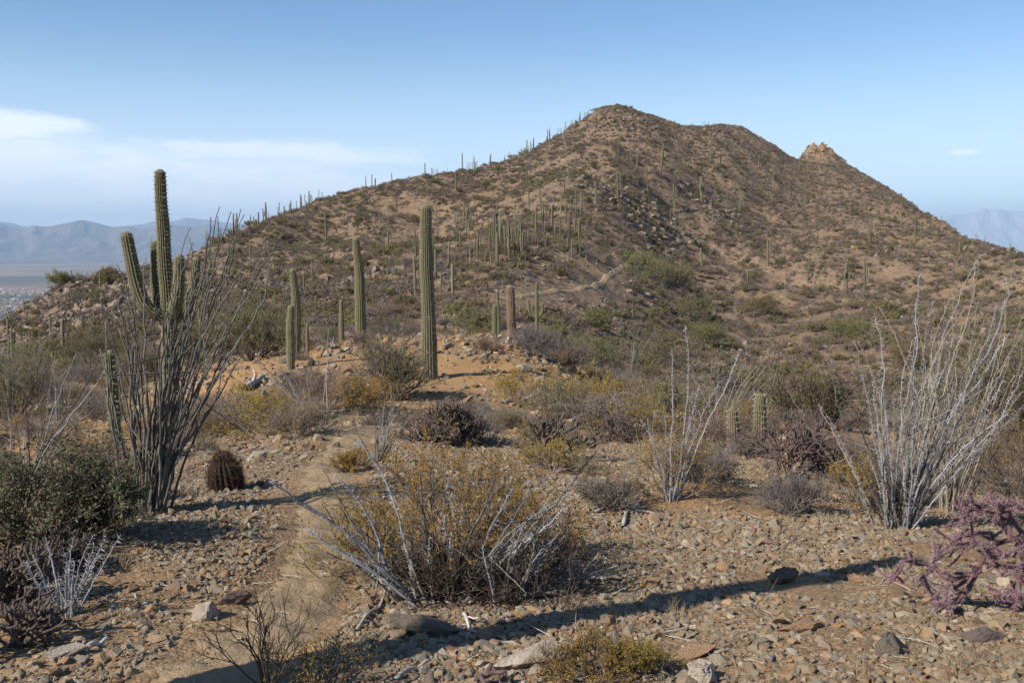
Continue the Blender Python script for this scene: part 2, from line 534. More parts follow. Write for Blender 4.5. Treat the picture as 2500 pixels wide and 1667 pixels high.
# skyline gets its own finer table
_s = np.array(SKY, float)
_sth = np.array([math.atan((p - CX) / F / cos(PITCH)) for p in _s[:, 0]])
_sz = np.array([at(p, y, Y)[2] for p, y, Y in SKY]); _sr = _s[:, 2] / np.cos(_sth)
ins = (TH > _sth[0]) & (TH < _sth[-1])
KR[ins, 10] = pchip1(_sth, _sr, TH[ins]); KZ[ins, 10] = np.interp(TH[ins], _sth, _sz)
KR[:, 9] = np.minimum(KR[:, 9], KR[:, 10] * 0.86)
KR = np.column_stack([np.full(len(TH), 0.0), KR, KR[:, 10] * 1.07, KR[:, 10] * 1.6, np.full(len(TH), 1500.0), np.full(len(TH), 3600.0), np.full(len(TH), 4200.0)])
KR[:, 13] = np.maximum(KR[:, 13], KR[:, 12] * 1.1)
PLAIN_Z = -350.0
KZ = np.column_stack([np.full(len(TH), 0.08), KZ, KZ[:, 10] - 0.03 * KR[:, 11], np.minimum(KZ[:, 10] - 0.22 * KR[:, 11], 20), np.full(len(TH), -160.0), np.full(len(TH), -365.0), np.full(len(TH), -370.0)])
KS = pchip_slopes(KR, KZ)
KS[:, 11] = (KZ[:, 11] - EYE) / KR[:, 11]      # the crest just touches the line of sight


SPINE = [(1130, 105, 1.0), (1190, 140, 3.2), (1290, 185, 4.6), (1390, 250, 6.0), (1520, 330, 7.5), (1545, 430, 6.0), (1500, 560, 0.0)]
GULLY = [(1560, 75, -.8), (1700, 115, -2.0), (1790, 190, -3.6), (1850, 300, -5.0), (1840, 420, -5.0), (1800, 600, -1.0)]
GULLY2 = [(950, 75, -.6), (1000, 120, -1.6), (1100, 200, -2.6), (1240, 320, -3.6), (1350, 460, -1.0)]


def _line(L):
    return np.array([((p - CX) / F * Y, Y, a) for p, Y, a in L])


def spine(x, y):
    out = np.zeros(x.shape)
    m = (y > 60) & (y < 680) & (np.abs(x) < 260)
    if not m.any(): return out
    X = x[m]; Y = y[m]
    tot = np.zeros(X.shape)
    for L, w0 in ((_line(SPINE), 11.0), (_line(GULLY), 10.0), (_line(GULLY2), 10.0)):
        best = np.full(X.shape, 1e9); amp = np.zeros(X.shape); wid = np.ones(X.shape)
        for a, b in zip(L[:-1], L[1:]):
            dx, dy = b[0] - a[0], b[1] - a[1]
            t = np.clip(((X - a[0]) * dx + (Y - a[1]) * dy) / (dx * dx + dy * dy), 0, 1)
            d = np.hypot(X - a[0] - t * dx, Y - a[1] - t * dy)
            k = d < best
            best = np.where(k, d, best); amp = np.where(k, a[2] * (1 - t) + b[2] * t, amp); wid = np.where(k, w0 * (a[1] * (1 - t) + b[1] * t) / 200 + 5, wid)
        tot += amp * np.exp(-(best / wid) ** 2) * (1 + .25 * fbm(X / 12, Y / 12, 2))
    out[m] = tot
    return out


def H(x, y, detail=True):
    x = np.asarray(x, float); y = np.asarray(y, float)
    shp = x.shape
    x = x.ravel(); y = y.ravel()
    r = np.hypot(x, y); th = np.arctan2(x, y)
    j = np.clip(np.searchsorted(TH, th) - 1, 0, len(TH) - 2)
    f = ((th - TH[j]) / (TH[j + 1] - TH[j]))
    fo = np.clip(f, 0, 1)[:, None]
    kr = KR[j] * (1 - fo) + KR[j + 1] * fo
    kz = KZ[j] * (1 - fo) + KZ[j + 1] * fo
    ks = KS[j] * (1 - fo) + KS[j + 1] * fo
    i = np.clip((kr <= r[:, None]).sum(1) - 1, 0, kr.shape[1] - 2)
    a = np.arange(len(r))
    h = kr[a, i + 1] - kr[a, i]; t = np.clip((r - kr[a, i]) / h, 0, 1)
    z = (kz[a, i] * (1 + 2 * t) * (1 - t) ** 2 + ks[a, i] * h * t * (1 - t) ** 2 + kz[a, i + 1] * t * t * (3 - 2 * t) + ks[a, i + 1] * h * t * t * (t - 1))
    if detail:
        z = z + 0.03 * fbm(x / 0.55, y / 0.55, 2) * (1 - sst(r, 20, 60))
        z = z + 0.10 * fbm(x / 2.6 + 5, y / 2.6, 2) * sst(r, 3, 9)
        z = z + 0.5 * fbm(x / 9.0, y / 9.0 + 3, 2) * sst(r, 14, 50)
        rid = 1 - np.abs(fbm(x / 62 + 4 + y / 400, y / 150 + 1, 3)) * 2.2
        rs = KR[j, 11]
        edge = 1 - 0.92 * np.exp(-((r - rs) / (.13 * rs)) ** 2)
        z = z + 6.5 * (rid - 0.55) * sst(r, 110, 300) * (1 - sst(r, 2000, 3000)) * edge
        z = z + 1.9 * fbm(x / 14, y / 14, 4, .6) * sst(r, 70, 220)
        # a rocky spine runs from the path up to the summit, with a gully on either side
        z = z + spine(x, y)
        # rocky knob behind the main ridge, and crags along the summit
        kx, ky = knob
        q = np.minimum(((x - kx) / 21.0) ** 2 + ((y - ky) / 30.0) ** 2, 30)
        z = z + 15.0 * np.exp(-q ** 1.3) * (1 + 0.30 * fbm(x / 7, y / 12, 3, .6)) + 2.2 * np.exp(-q) * fbm(x / 2.6, y / 7, 2, .6)
    return z.reshape(shp)


knob = (at(1992, 400, 815)[0], 815.0)
_steps = np.exp(np.linspace(math.log(2.2), math.log(1400), 900))


def ground_at(px, py):
    """where the ray of a pixel first meets the ground"""
    d = ray(px, py)
    P = np.array([0, 0, EYE])[None] + d[None] * (_steps / d[1])[:, None]
    h = H(P[:, 0], P[:, 1])
    below = P[:, 2] < h
    if not below.any():
        i = np.argmin(np.abs(P[:, 2] - h) + (_steps < 60) * 1e3)
        return np.array([P[i, 0], P[i, 1], h[i]])
    i = max(int(np.argmax(below)), 1)
    a = P[i - 1, 2] - h[i - 1]; b = h[i] - P[i, 2]
    t = a / max(a + b, 1e-9)
    p = P[i - 1] * (1 - t) + P[i] * t
    p[2] = H(np.array([p[0]]), np.array([p[1]]))[0]
    return p


def ground_Y(px, Y):
    """ground point Y metres ahead in the direction of a picture column"""
    x = (px - CX) / F * Y / cos(PITCH)
    return np.array([x, Y, H(np.array([x]), np.array([Y]))[0]])


def project(p):
    p = np.atleast_2d(p)
    q = p - np.array([0, 0, EYE])
    fwd = q[:, 1] * cos(PITCH) - q[:, 2] * sin(PITCH)
    upv = q[:, 1] * sin(PITCH) + q[:, 2] * cos(PITCH)
    return CX + F * q[:, 0] / fwd, CY - F * upv / fwd


def seen(P, lift=0.3):
    """which points are not hidden by the terrain"""
    t = np.linspace(0.03, 0.97, 60)
    ok = np.ones(len(P), bool)
    for s in range(0, len(P), 4000):
        Q = P[s:s + 4000].copy(); Q[:, 2] += lift
        X = Q[:, None, 0] * t; Y = Q[:, None, 1] * t; Z = EYE + (Q[:, None, 2] - EYE) * t
        ok[s:s + 4000] = (Z > H(X, Y)).all(1)
    return ok


# trails as lists of ground points
trail_px = [(470, 1690), (520, 1645), (610, 1575), (700, 1495), (765, 1415), (795, 1335), (800, 1260), (800, 1190), (815, 1125), (848, 1075), (885, 1048)]
trail2_px = [(1541, 648), (1511, 659), (1493, 671), (1475, 687), (1454, 698), (1418, 705), (1372, 711), (1319, 716), (1277, 722), (1220, 731)]


def smooth_line(P, n):
    P = np.array(P)
    s = np.concatenate(([0], np.cumsum(np.linalg.norm(np.diff(P[:, :2], axis=0), axis=1))))
    q = np.linspace(0, s[-1], n)
    X = pchip1(s, P[:, 0], q); Y = pchip1(s, P[:, 1], q)
    return np.stack([X, Y], 1)


_t1 = [ground_at(*p) for p in trail_px]
_t1 = [_t1[0] + (_t1[0] - _t1[1]) * 4] + _t1
TR1 = smooth_line(_t1, 420)
TR2 = smooth_line([ground_at(*p) for p in trail2_px], 160)


def trail_dist(x, y):
    d = np.full(x.shape, 1e9)
    m = np.hypot(x, y) < 25
    if m.any():
        for a in range(0, 420, 3):
            d[m] = np.minimum(d[m], np.hypot(x[m] - TR1[a, 0], y[m] - TR1[a, 1]))
    m2 = (np.hypot(x, y) > 50) & (np.hypot(x, y) < 260)
    if m2.any():
        for a in range(0, 160, 2):
            d[m2] = np.minimum(d[m2], np.hypot(x[m2] - TR2[a, 0], y[m2] - TR2[a, 1]) * .25)
    return d


# ground mesh: a fan of quads round the camera, finest where things stand near
ang = np.concatenate([np.linspace(-pi, -0.56, 110, endpoint=False), np.linspace(-0.56, 0.56, 640), np.linspace(0.56, pi, 111)[1:-1]])
rad = np.concatenate([np.linspace(0.15, 3.2, 16, endpoint=False), np.exp(np.linspace(math.log(3.2), math.log(900), 460, endpoint=False)), np.exp(np.linspace(math.log(900), math.log(4200), 36))])
AA, RR = np.meshgrid(ang, rad)
GX = RR * np.sin(AA); GY = RR * np.cos(AA)
GZ = H(GX, GY)
# the trail is trodden in a little
GZ = GZ - 0.015 * (1 - sst(trail_dist(GX, GY), 0.15, 0.38))
nr, na = GX.shape
idx = np.arange(nr * na).reshape(nr, na)
nx = np.roll(idx, -1, 1)
q = np.stack([idx[:-1], nx[:-1], nx[1:], idx[1:]], -1).reshape(-1, 4)[:, ::-1]
gm = MB()
gm.add(np.stack([GX, GY, GZ], -1).reshape(-1, 3), q)
cen = np.array([[0, 0, H(np.array([0.]), np.array([0.]))[0]]])
gm.add(cen, np.zeros((0, 3), int))
gm.f[-1] = np.stack([np.full(na, nr * na), nx[0], idx[0]], -1)[:, ::-1]


def blobs(X, Y, lst):
    s = np.zeros(X.shape)
    for (px, py, rx, ry, w) in lst:
        g = ground_at(px, py)
        s = s + w * np.exp(-(((X - g[0]) / rx) ** 2 + ((Y - g[1]) / ry) ** 2))
    return s


def build_ground_material():
    m, t, out = new_mat('desert_ground')
    geo = N(t, 'ShaderNodeNewGeometry')
    P = geo.outputs['Position']
    n1 = noise(t, P, 0.035, 5, 0.6)
    n2 = noise(t, P, 0.35, 5, 0.6)
    n3 = noise(t, P, 3.2, 5, 0.65)
    n4 = noise(t, P, 26.0, 4, 0.7)
    vo = N(t, 'ShaderNodeTexVoronoi'); vo.inputs['Scale'].default_value = 42.0
    t.links.new(P, vo.inputs['Vector'])
    vo2 = N(t, 'ShaderNodeTexVoronoi'); vo2.inputs['Scale'].default_value = 1.1
    t.links.new(P, vo2.inputs['Vector'])
    ln = N(t, 'ShaderNodeVectorMath', operation='LENGTH'); t.links.new(P, ln.inputs[0])
    far = smap(t, ln.outputs['Value'], 25, 120)
    c = mixc(t, smap(t, n2, 0.35, 0.65), (0.285, 0.19, 0.107), (0.215, 0.138, 0.078))
    c = mixc(t, smap(t, n3, 0.45, 0.75, 0, .7), c, (0.335, 0.235, 0.14))
    cf = mixc(t, smap(t, n2, 0.35, 0.62), (0.185, 0.13, 0.085), (0.265, 0.188, 0.122))
    cf = mixc(t, smap(t, n1, 0.4, 0.65, 0, .6), cf, (0.215, 0.142, 0.088))
    sg = N(t, 'ShaderNodeSeparateColor'); t.links.new(vo2.outputs['Color'], sg.inputs[0])
    cf = mixc(t, smap(t, sg.outputs[0], .55, .9, 0, .5), cf, (0.14, 0.105, 0.08))
    c = mixc(t, far, c, cf)
    a = N(t, 'ShaderNodeAttribute', attribute_name='tint')
    c = mixc(t, mth(t, 'MULTIPLY', smap(t, mth(t, 'ADD', a.outputs['Fac'], mth(t, 'MULTIPLY', mth(t, 'SUBTRACT', n3, .5), .9)), 0.2, 0.9), .75), c, (0.42, 0.245, 0.11))
    sc = N(t, 'ShaderNodeSeparateColor'); t.links.new(vo.outputs['Color'], sc.inputs[0])
    peb = mixc(t, sc.outputs[0], (0.62, 0.60, 0.58), (1.25, 1.2, 1.15))
    c = mixc(t, .8, c, peb, 'MULTIPLY')
    c = mixc(t, .6, c, mixc(t, n4, (.6, .6, .6), (1.3, 1.3, 1.3)), 'MULTIPLY')
    hgt = mth(t, 'ADD', mth(t, 'MULTIPLY', vo.outputs['Distance'], -0.007), mth(t, 'MULTIPLY', n4, 0.014))
    hgt = mth(t, 'ADD', hgt, mth(t, 'MULTIPLY', n3, 0.03))
    hgt = mth(t, 'ADD', hgt, mth(t, 'MULTIPLY', mth(t, 'MULTIPLY', n2, far), 1.2))
    pbsdf(t, out, c, 0.95, hgt, 0.9, 1.0, spec=0.1)
    return m


M_GROUND = build_ground_material()
orange = blobs(GX, GY, [(560, 900, 2.5, 2.5, 1.0), (460, 940, 2, 3, .9), (640, 880, 3, 4, .6), (100, 1090, 2.2, 2.2, 1.0), (250, 1050, 1.5, 2, .9), (1150, 860, 3, 4, .55), (1000, 850, 2, 3, .8), (1120, 900, 2.5, 5, .7), (1200, 880, 2, 3, .6), (520, 950, 1.6, 2.5, .8),
                        (640, 1100, 1.5, 1.5, .4), (860, 1560, .5, .6, .45), (1500, 1240, .9, .7, .5), (1850, 1260, 1.0, .5, .5), (2330, 640, 14, 20, .5)]) + .9 * np.exp(-(((GX - knob[0]) / 22) ** 2 + ((GY - knob[1]) / 30) ** 2))
gm.a = [orange.ravel(), np.zeros(1)]
ground = gm.build('ground', M_GROUND, smooth=True)
tag(ground, 'stony tan desert ground rising to the broad brown hill', kind='structure')

# the far valley floor and the ranges beyond it
M_PLAIN, t, out = new_mat('valley_floor')
geo = N(t, 'ShaderNodeNewGeometry')
mp = N(t, 'ShaderNodeMapping'); mp.inputs['Scale'].default_value = (0.35, 1.0, 1.0)
t.links.new(geo.outputs['Position'], mp.inputs[0])
p1 = noise(t, mp.outputs[0], 0.0007, 6, .6); p2 = noise(t, mp.outputs[0], 0.004, 4, .7)
c = mixc(t, smap(t, p1, .42, .58), (0.10, 0.085, 0.065), (0.27, 0.19, 0.135))
c = mixc(t, smap(t, p2, .45, .7, 0, .7), c, (0.11, 0.11, 0.08))
pbsdf(t, out, c, 1.0, spec=0.0)
pl = MB()
pang = np.linspace(0, 2 * pi, 97)[:-1]
prad = np.array([2300, 4000, 7000, 12000, 20000, 32000, 47000.])
A2, R2 = np.meshgrid(pang, prad)
ii = np.arange(A2.size).reshape(A2.shape); jj = np.roll(ii, -1, 1)
pl.add(np.stack([R2 * np.sin(A2), R2 * np.cos(A2), np.full(A2.shape, PLAIN_Z)], -1).reshape(-1, 3), np.stack([ii[:-1], ii[1:], jj[1:], jj[:-1]], -1).reshape(-1, 4)[:, ::1])
o = pl.build('valley_plain', M_PLAIN)
tag(o, 'flat hazy desert plain far below the hills', kind='structure')

M_RANGE, t, out = new_mat('distant_mountain_rock')
geo = N(t, 'ShaderNodeNewGeometry')
p1 = noise(t, geo.outputs['Position'], 0.0009, 7, .65)
c = mixc(t, smap(t, p1, .35, .65), (0.10, 0.08, 0.065), (0.17, 0.13, 0.10))
pbsdf(t, out, c, 1.0, p1, 1.0, 220.0, spec=0.0)


def mountain_range(name, label, pts, Y, depth, mat=None):
    px = np.array([p[0] for p in pts], float); py = np.array([p[1] for p in pts], float)
    q = np.linspace(px[0], px[-1], 420)
    yy = pchip1(px, py, q)
    topz = EYE + (HORIZON - yy) / F * Y
    x0 = (q - CX) / F * Y
    v = np.linspace(-1, 1, 49)
    U, Vv = np.meshgrid(np.arange(len(q)), v)
    X = x0[U] + 0 * Vv; Yy = Y + Vv * depth
    X = X * (Yy / Y)
    base = PLAIN_Z - 20
    prof = (1 - np.abs(Vv)) ** 1.25
    ridge = 1 - np.abs(fbm(X / 1500., Yy / 3200. + 7, 4, .55)) * 1.5
    ridge = ridge + .35 * fbm(X / 420., Yy / 900. + 3, 3, .6)
    rk = .5 if Y < 30000 else .22
    sub = np.clip(prof * (1 - rk + rk * ridge), 0, 1)
    sub = sub + (1 - sub) * np.exp(-(Vv / .07) ** 2)
    Z = base + (topz[U] - base) * sub
    mb = MB()
    i2 = np.arange(Z.size).reshape(Z.shape)
    mb.add(np.stack([X, Yy, Z], -1).reshape(-1, 3), np.stack([i2[:-1, :-1], i2[:-1, 1:], i2[1:, 1:], i2[1:, :-1]], -1).reshape(-1, 4))
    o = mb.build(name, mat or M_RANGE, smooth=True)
    tag(o, label, kind='structure')


dsp = lambda L: [(x * 1.063, y * 1.063) for x, y in L]
mountain_range('near_mountain_range', 'long blue mountain range across the valley on the left',
               dsp([(-700, 560), (-520, 520), (-350, 525), (-180, 508), (-60, 515), (0, 512), (30, 520), (62, 527), (85, 518), (110, 521), (160, 513), (198, 507), (225, 512), (245, 517), (270, 522), (300, 519), (330, 526), (360, 522), (385, 514), (410, 519), (450, 522), (480, 516), (520, 524), (560, 520), (620, 528), (720, 535), (900, 560)]), 25000., 4200.)
mountain_range('far_mountain_range', 'faint pale mountain range behind the nearer blue one',
               dsp([(-500, 520), (-200, 508), (-40, 505), (0, 510), (30, 512), (60, 520), (150, 525), (250, 522), (330, 516), (365, 508), (400, 509), (435, 501), (460, 504), (490, 506), (530, 513), (580, 515), (700, 525), (900, 550)]), 38000., 4000.)
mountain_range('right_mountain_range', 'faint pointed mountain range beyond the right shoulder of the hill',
               dsp([(1900, 555), (2050, 520), (2130, 502), (2180, 495), (2215, 492), (2240, 485), (2252, 479), (2268, 485), (2285, 481), (2310, 487), (2335, 486), (2360, 493), (2420, 500), (2500, 493), (2600, 505), (2800, 545)]), 46000., 3500., plant_mat('haze_tinted_range', (0.42, 0.40, 0.38), (0.48, 0.46, 0.44), .0005, 0))  # base colour lightened to paint in extra haze fading on this range

# ------------------------------------------------------------------ air between here and the mountains
M_HAZE = bpy.data.materials.new('pale_air'); M_HAZE.use_nodes = True
t = M_HAZE.node_tree; t.nodes.clear()
out = N(t, 'ShaderNodeOutputMaterial')
pv = N(t, 'ShaderNodeVolumePrincipled')
pv.inputs['Color'].default_value = (0.55, 0.76, 1.0, 1)
pv.inputs['Density'].default_value = HAZE_DENSITY
t.links.new(pv.outputs[0], out.inputs['Volume'])
hz = MB()
S_, ZT, ZB = 50000., 1400., -400.
hv = [(x, y, z) for z in (ZB, ZT) for x, y in ((-S_, -S_), (S_, -S_), (S_, S_), (-S_, S_))]
hz.add(hv, [(0, 3, 2, 1), (4, 5, 6, 7), (0, 1, 5, 4), (1, 2, 6, 5), (2, 3, 7, 6), (3, 0, 4, 7)])
o = hz.build('haze', M_HAZE)
tag(o, kind='stuff')

# ------------------------------------------------------------------ trails
M_TRAIL, t, out = new_mat('trodden_soil')
geo = N(t, 'ShaderNodeNewGeometry')
a1 = noise(t, geo.outputs['Position'], 7.0, 6, .75); a2 = noise(t, geo.outputs['Position'], 70.0, 4, .7)
c = mixc(t, smap(t, a1, .3, .7), (0.285, 0.20, 0.118), (0.34, 0.243, 0.147))
c = mixc(t, .6, c, mixc(t, a2, (.65, .65, .65), (1.25, 1.25, 1.25)), 'MULTIPLY')
pbsdf(t, out, c, 0.95, mth(t, 'ADD', mth(t, 'MULTIPLY', a1, .06), mth(t, 'MULTIPLY', a2, .012)), .8, 1.0, spec=.1)


def trail(name, label, line, half, lift, dip):
    n = len(line)
    T = nrm(np.gradient(line, axis=0)); Nn = np.stack([-T[:, 1], T[:, 0]], 1)
    w = np.linspace(-1, 1, 31)
    wid = half * (1 + .3 * fbm(np.arange(n) / 9., np.zeros(n) + .5, 3))
    X = line[:, None, 0] + Nn[:, None, 0] * w * wid[:, None]
    Y = line[:, None, 1] + Nn[:, None, 1] * w * wid[:, None]
    edge = sst(np.abs(w), .55, 1.0)[None]
    Z = H(X, Y) - dip * (1 - sst(np.abs(w) * half, .15, .38))[None] + lift * .7 + (.8 if half < .6 else .3) * lift * fbm(X / half / .55, Y / half / .55, 4, .65) - sst(np.abs(w), .2, 1.0)[None] * (lift * 2.2)
    mb = MB(); i2 = np.arange(Z.size).reshape(Z.shape)
    mb.add(np.stack([X, Y, Z], -1).reshape(-1, 3), np.stack([i2[:-1, :-1], i2[:-1, 1:], i2[1:, 1:], i2[1:, :-1]], -1).reshape(-1, 4))
    tag(mb.build(name, M_TRAIL, smooth=True), label, kind='structure')


trail('trail', 'narrow tan footpath through the stones in front', TR1, 0.44, 0.036, 0.015)
trail('trail', 'pale footpath crossing the foot of the hill', TR2, 1.0, 0.18, 0.0)

# ------------------------------------------------------------------ stones
rng = np.random.RandomState(5)


def hull_stone(seed, n=13, flat=0.6):
    r = np.random.RandomState(seed)
    p = nrm(r.normal(size=(n, 3))) * np.array([1, r.uniform(.6, .95), r.uniform(flat * .7, flat * 1.2)]) * r.uniform(.8, 1.05, (n, 1))
    bm = bmesh.new()
    for v in p: bm.verts.new(v)
    res = bmesh.ops.convex_hull(bm, input=bm.verts)
    loose = [v for v in bm.verts if not v.link_faces]
    if loose: bmesh.ops.delete(bm, geom=loose, context='VERTS')
    me = bpy.data.meshes.new('stone')
    bm.to_mesh(me); bm.free()
    return me


STONE_M = [hull_stone(i, 10 + i % 6, 0.45 + .05 * (i % 6)) for i in range(16)]
for me in STONE_M: me.materials.append(M_STONE)
ROCK_M = [hull_stone(50 + i, 12 + i % 5, 0.6 + .05 * (i % 5)) for i in range(10)]
for me in ROCK_M: me.materials.append(M_ROCK)
CRAG_M = [hull_stone(80 + i, 14, 0.9) for i in range(6)]
for me in CRAG_M: me.materials.append(M_CRAG)


def put(name, me, loc, rot=(0, 0, 0), scl=1.0, parent=None):
    o = bpy.data.objects.new(name, me)
    o.location = loc; o.rotation_euler = rot
    o.scale = (scl, scl, scl) if np.isscalar(scl) else scl
    col.objects.link(o)
    if parent is not None: o.parent = parent
    return o


def scatter_stuff(name, P, ROT, SCL, IDX, templates, label, parent=None, cat=None, group=None):
    """one object that sets instances of visible objects on points"""
    me = bpy.data.meshes.new(name)
    me.vertices.add(len(P)); me.vertices.foreach_set('co', np.asarray(P, float).ravel())
    for nme, typ, arr, key in (('rot', 'FLOAT_VECTOR', ROT, 'vector'), ('scl', 'FLOAT_VECTOR', SCL, 'vector'), ('pick', 'INT', IDX, 'value')):
        a = me.attributes.new(nme, typ, 'POINT')
        a.data.foreach_set(key, np.asarray(arr).ravel())
    o = bpy.data.objects.new(name, me); col.objects.link(o)
    if parent is not None: o.parent = parent
    ng = bpy.data.node_groups.new(name, 'GeometryNodeTree')
    ng.interface.new_socket('Geometry', in_out='INPUT', socket_type='NodeSocketGeometry')
    ng.interface.new_socket('Geometry', in_out='OUTPUT', socket_type='NodeSocketGeometry')
    gi = ng.nodes.new('NodeGroupInput'); go = ng.nodes.new('NodeGroupOutput')
    def named(n_, ty):
        a = ng.nodes.new('GeometryNodeInputNamedAttribute'); a.data_type = ty; a.inputs['Name'].default_value = n_
        return a.outputs['Attribute']
    er = ng.nodes.new('FunctionNodeEulerToRotation'); ng.links.new(named('rot', 'FLOAT_VECTOR'), er.inputs[0])
    sc_ = named('scl', 'FLOAT_VECTOR'); pk = named('pick', 'INT')
    jn = ng.nodes.new('GeometryNodeJoinGeometry')
    for k, tmp in enumerate(templates):
        cmp_ = ng.nodes.new('FunctionNodeCompare'); cmp_.data_type = 'INT'; cmp_.operation = 'EQUAL'
        ng.links.new(pk, cmp_.inputs['A'] if False else [s for s in cmp_.inputs if s.name == 'A' and s.type == 'INT'][0])
        [s for s in cmp_.inputs if s.name == 'B' and s.type == 'INT'][0].default_value = k
        oi = ng.nodes.new('GeometryNodeObjectInfo'); oi.transform_space = 'ORIGINAL'
        oi.inputs['Object'].default_value = tmp; oi.inputs['As Instance'].default_value = True
        ip = ng.nodes.new('GeometryNodeInstanceOnPoints')
        ng.links.new(gi.outputs[0], ip.inputs['Points'])
        ng.links.new(cmp_.outputs[0], ip.inputs['Selection'])
        ng.links.new(oi.outputs['Geometry'], ip.inputs['Instance'])
        ng.links.new(er.outputs[0], ip.inputs['Rotation'])
        ng.links.new(sc_, ip.inputs['Scale'])
        ng.links.new(ip.outputs[0], jn.inputs[0])
    ng.links.new(jn.outputs[0], go.inputs[0])
    md = o.modifiers.new('scatter', 'NODES'); md.node_group = ng
    tag(o, label, cat, group, 'stuff')
    return o


def fan(n, r0, r1, half, power=1.0):
    """points spread evenly over the ground (power<1 crowds them nearer)"""
    u = rng.uniform(0, 1, n)
    r = (r0 ** (2 * power) + u * (r1 ** (2 * power) - r0 ** (2 * power))) ** (1 / (2 * power))
    th = rng.uniform(-half, half, n)
    return r * np.sin(th), r * np.cos(th), r


# rubble near the camera
sets = []
def add_set(X, Y, S, nt, base, sink=0.25, flat=(.7, 1.1)):
    Z = H(X, Y)
    n = len(X)
    sc_ = np.stack([S * rng.uniform(.75, 1.25, n), S * rng.uniform(.75, 1.25, n), S * rng.uniform(*flat, n)], 1)
    rot = np.stack([rng.normal(0, .3, n), rng.normal(0, .3, n), rng.uniform(0, 2 * pi, n)], 1)
    P = np.stack([X, Y, Z + S * sink - .0], 1)
    sets.append((P, rot, sc_, rng.randint(0, nt, n) + base))


def gravel_mask(X, Y):
    m = 1.7 * fbm(X / 1.3 + 3, Y / 1.3, 3) + .45 - 1.6 * (1 - sst(trail_dist(X, Y), .24, .42))
    # bare soil round the left side of the foreground and in the middle
    return m


X, Y, r = fan(95000, 2.6, 13, .62)
keep = gravel_mask(X, Y) + rng.uniform(-.35, .35, len(X)) > 0
X, Y, r = X[keep], Y[keep], r[keep]
S = np.exp(rng.normal(math.log(.0115), .42, len(X)))
add_set(X, Y, S, 16, 0, .2)
X, Y, r = fan(46000, 2.6, 15, .62)
keep = gravel_mask(X, Y) + rng.uniform(-.3, .4, len(X)) > 0
X, Y = X[keep], Y[keep]
S = np.clip(np.exp(rng.normal(math.log(.018), .5, len(X))), .008, .05)
add_set(X, Y, S, 16, 0, .05)
X, Y, r = fan(42000, 2.6, 9.5, .62)
keep = gravel_mask(X, Y) + rng.uniform(-.45, .25, len(X)) > 0
X, Y = X[keep], Y[keep]
add_set(X, Y, np.clip(np.exp(rng.normal(math.log(.016), .58, len(X))), .006, .06), 16, 0, .05)
X, Y, r = fan(36000, 2.6, 9, .62)                                    # grit on the trail
keep = (trail_dist(X, Y) < .6) & (fbm(X / .5, Y / .5, 3) + rng.uniform(-.4, .4, len(X)) > .0)
X, Y = X[keep], Y[keep]
add_set(X, Y, np.clip(np.exp(rng.normal(math.log(.006), .55, len(X))), .003, .022), 16, 0, .35)
X, Y, r = fan(24000, 12, 55, .62, .75)
keep = (fbm(X / 3, Y / 3, 3) + rng.uniform(-.3, .5, len(X)) > 0) & (trail_dist(X, Y) > .4)
X, Y, r = X[keep], Y[keep], r[keep]
add_set(X, Y, np.exp(rng.normal(math.log(.035), .5, len(X))) * (1 + r / 40), 16, 0, .25)
# larger rock on the hill
X, Y, r = fan(150000, 50, 700, .60, .7)
keep = (fbm(X / 14, Y / 14, 3) + rng.uniform(-.45, .35, len(X)) > 0) & (trail_dist(X, Y) > .4)
X, Y, r = X[keep], Y[keep], r[keep]
add_set(X, Y, np.exp(rng.normal(math.log(.17), .45, len(X))) * (1 + r / 500), 10, 16, .2, (.5, 1.0))

# the 300 stones that show largest, each its own piece of the ground
cand = []
stone_spots = [(500, 1500, .10), (1510, 1390, .085), (1590, 1440, .085), (2410, 1520, .08), (2330, 1560, .09), (2100, 1540, .08), (1900, 1600, .09), (1740, 1640, .10), (2290, 1400, .07), (1770, 1385, .08),
               (1960, 1400, .10), (1180, 1560, .11), (1240, 1530, .08), (1290, 1515, .07), (630, 1130, .10), (690, 1110, .10), (500, 1210, .10), (720, 1140, .08), (1880, 1560, .10)]
for px, py, s in stone_spots:
    g = ground_at(px, py); cand.append((g[0], g[1], s * .55))
X, Y, r = fan(4200, 2.9, 10, .56)
keep = (gravel_mask(X, Y) + rng.uniform(-.2, .4, len(X)) > 0) & (trail_dist(X, Y) > .33)
X, Y = X[keep], Y[keep]
S = np.clip(np.exp(rng.normal(math.log(.031), .33, len(X))), .018, .075)
for a, b, s in zip(X, Y, S): cand.append((a, b, s))
cand = np.array(cand)
vis = seen(np.column_stack([cand[:, :2], H(cand[:, 0], cand[:, 1])]), .03)
ppx, ppy = project(np.column_stack([cand[:, :2], H(cand[:, 0], cand[:, 1])]))
inframe = (ppx > 0) & (ppx < 2500) & (ppy < 1690)
app = cand[:, 2] / np.hypot(cand[:, 0], cand[:, 1]) * (inframe & vis)
order = np.argsort(-app)
big, rest = cand[order[:295]], cand[order[295:]]
STONES = []
for k, (x, y, s) in enumerate(big):
    z = H(np.array([x]), np.array([y]))[0]
    STONES.append(put('stone', STONE_M[k % 16], (x, y, z + s * .12), (rng.normal(0, .25), rng.normal(0, .25), rng.uniform(0, 6.28)), (s * rng.uniform(.8, 1.3), s * rng.uniform(.8, 1.3), s * rng.uniform(.7, 1.1)), ground))
add_set(rest[:, 0], rest[:, 1], rest[:, 2], 16, 0, .28)

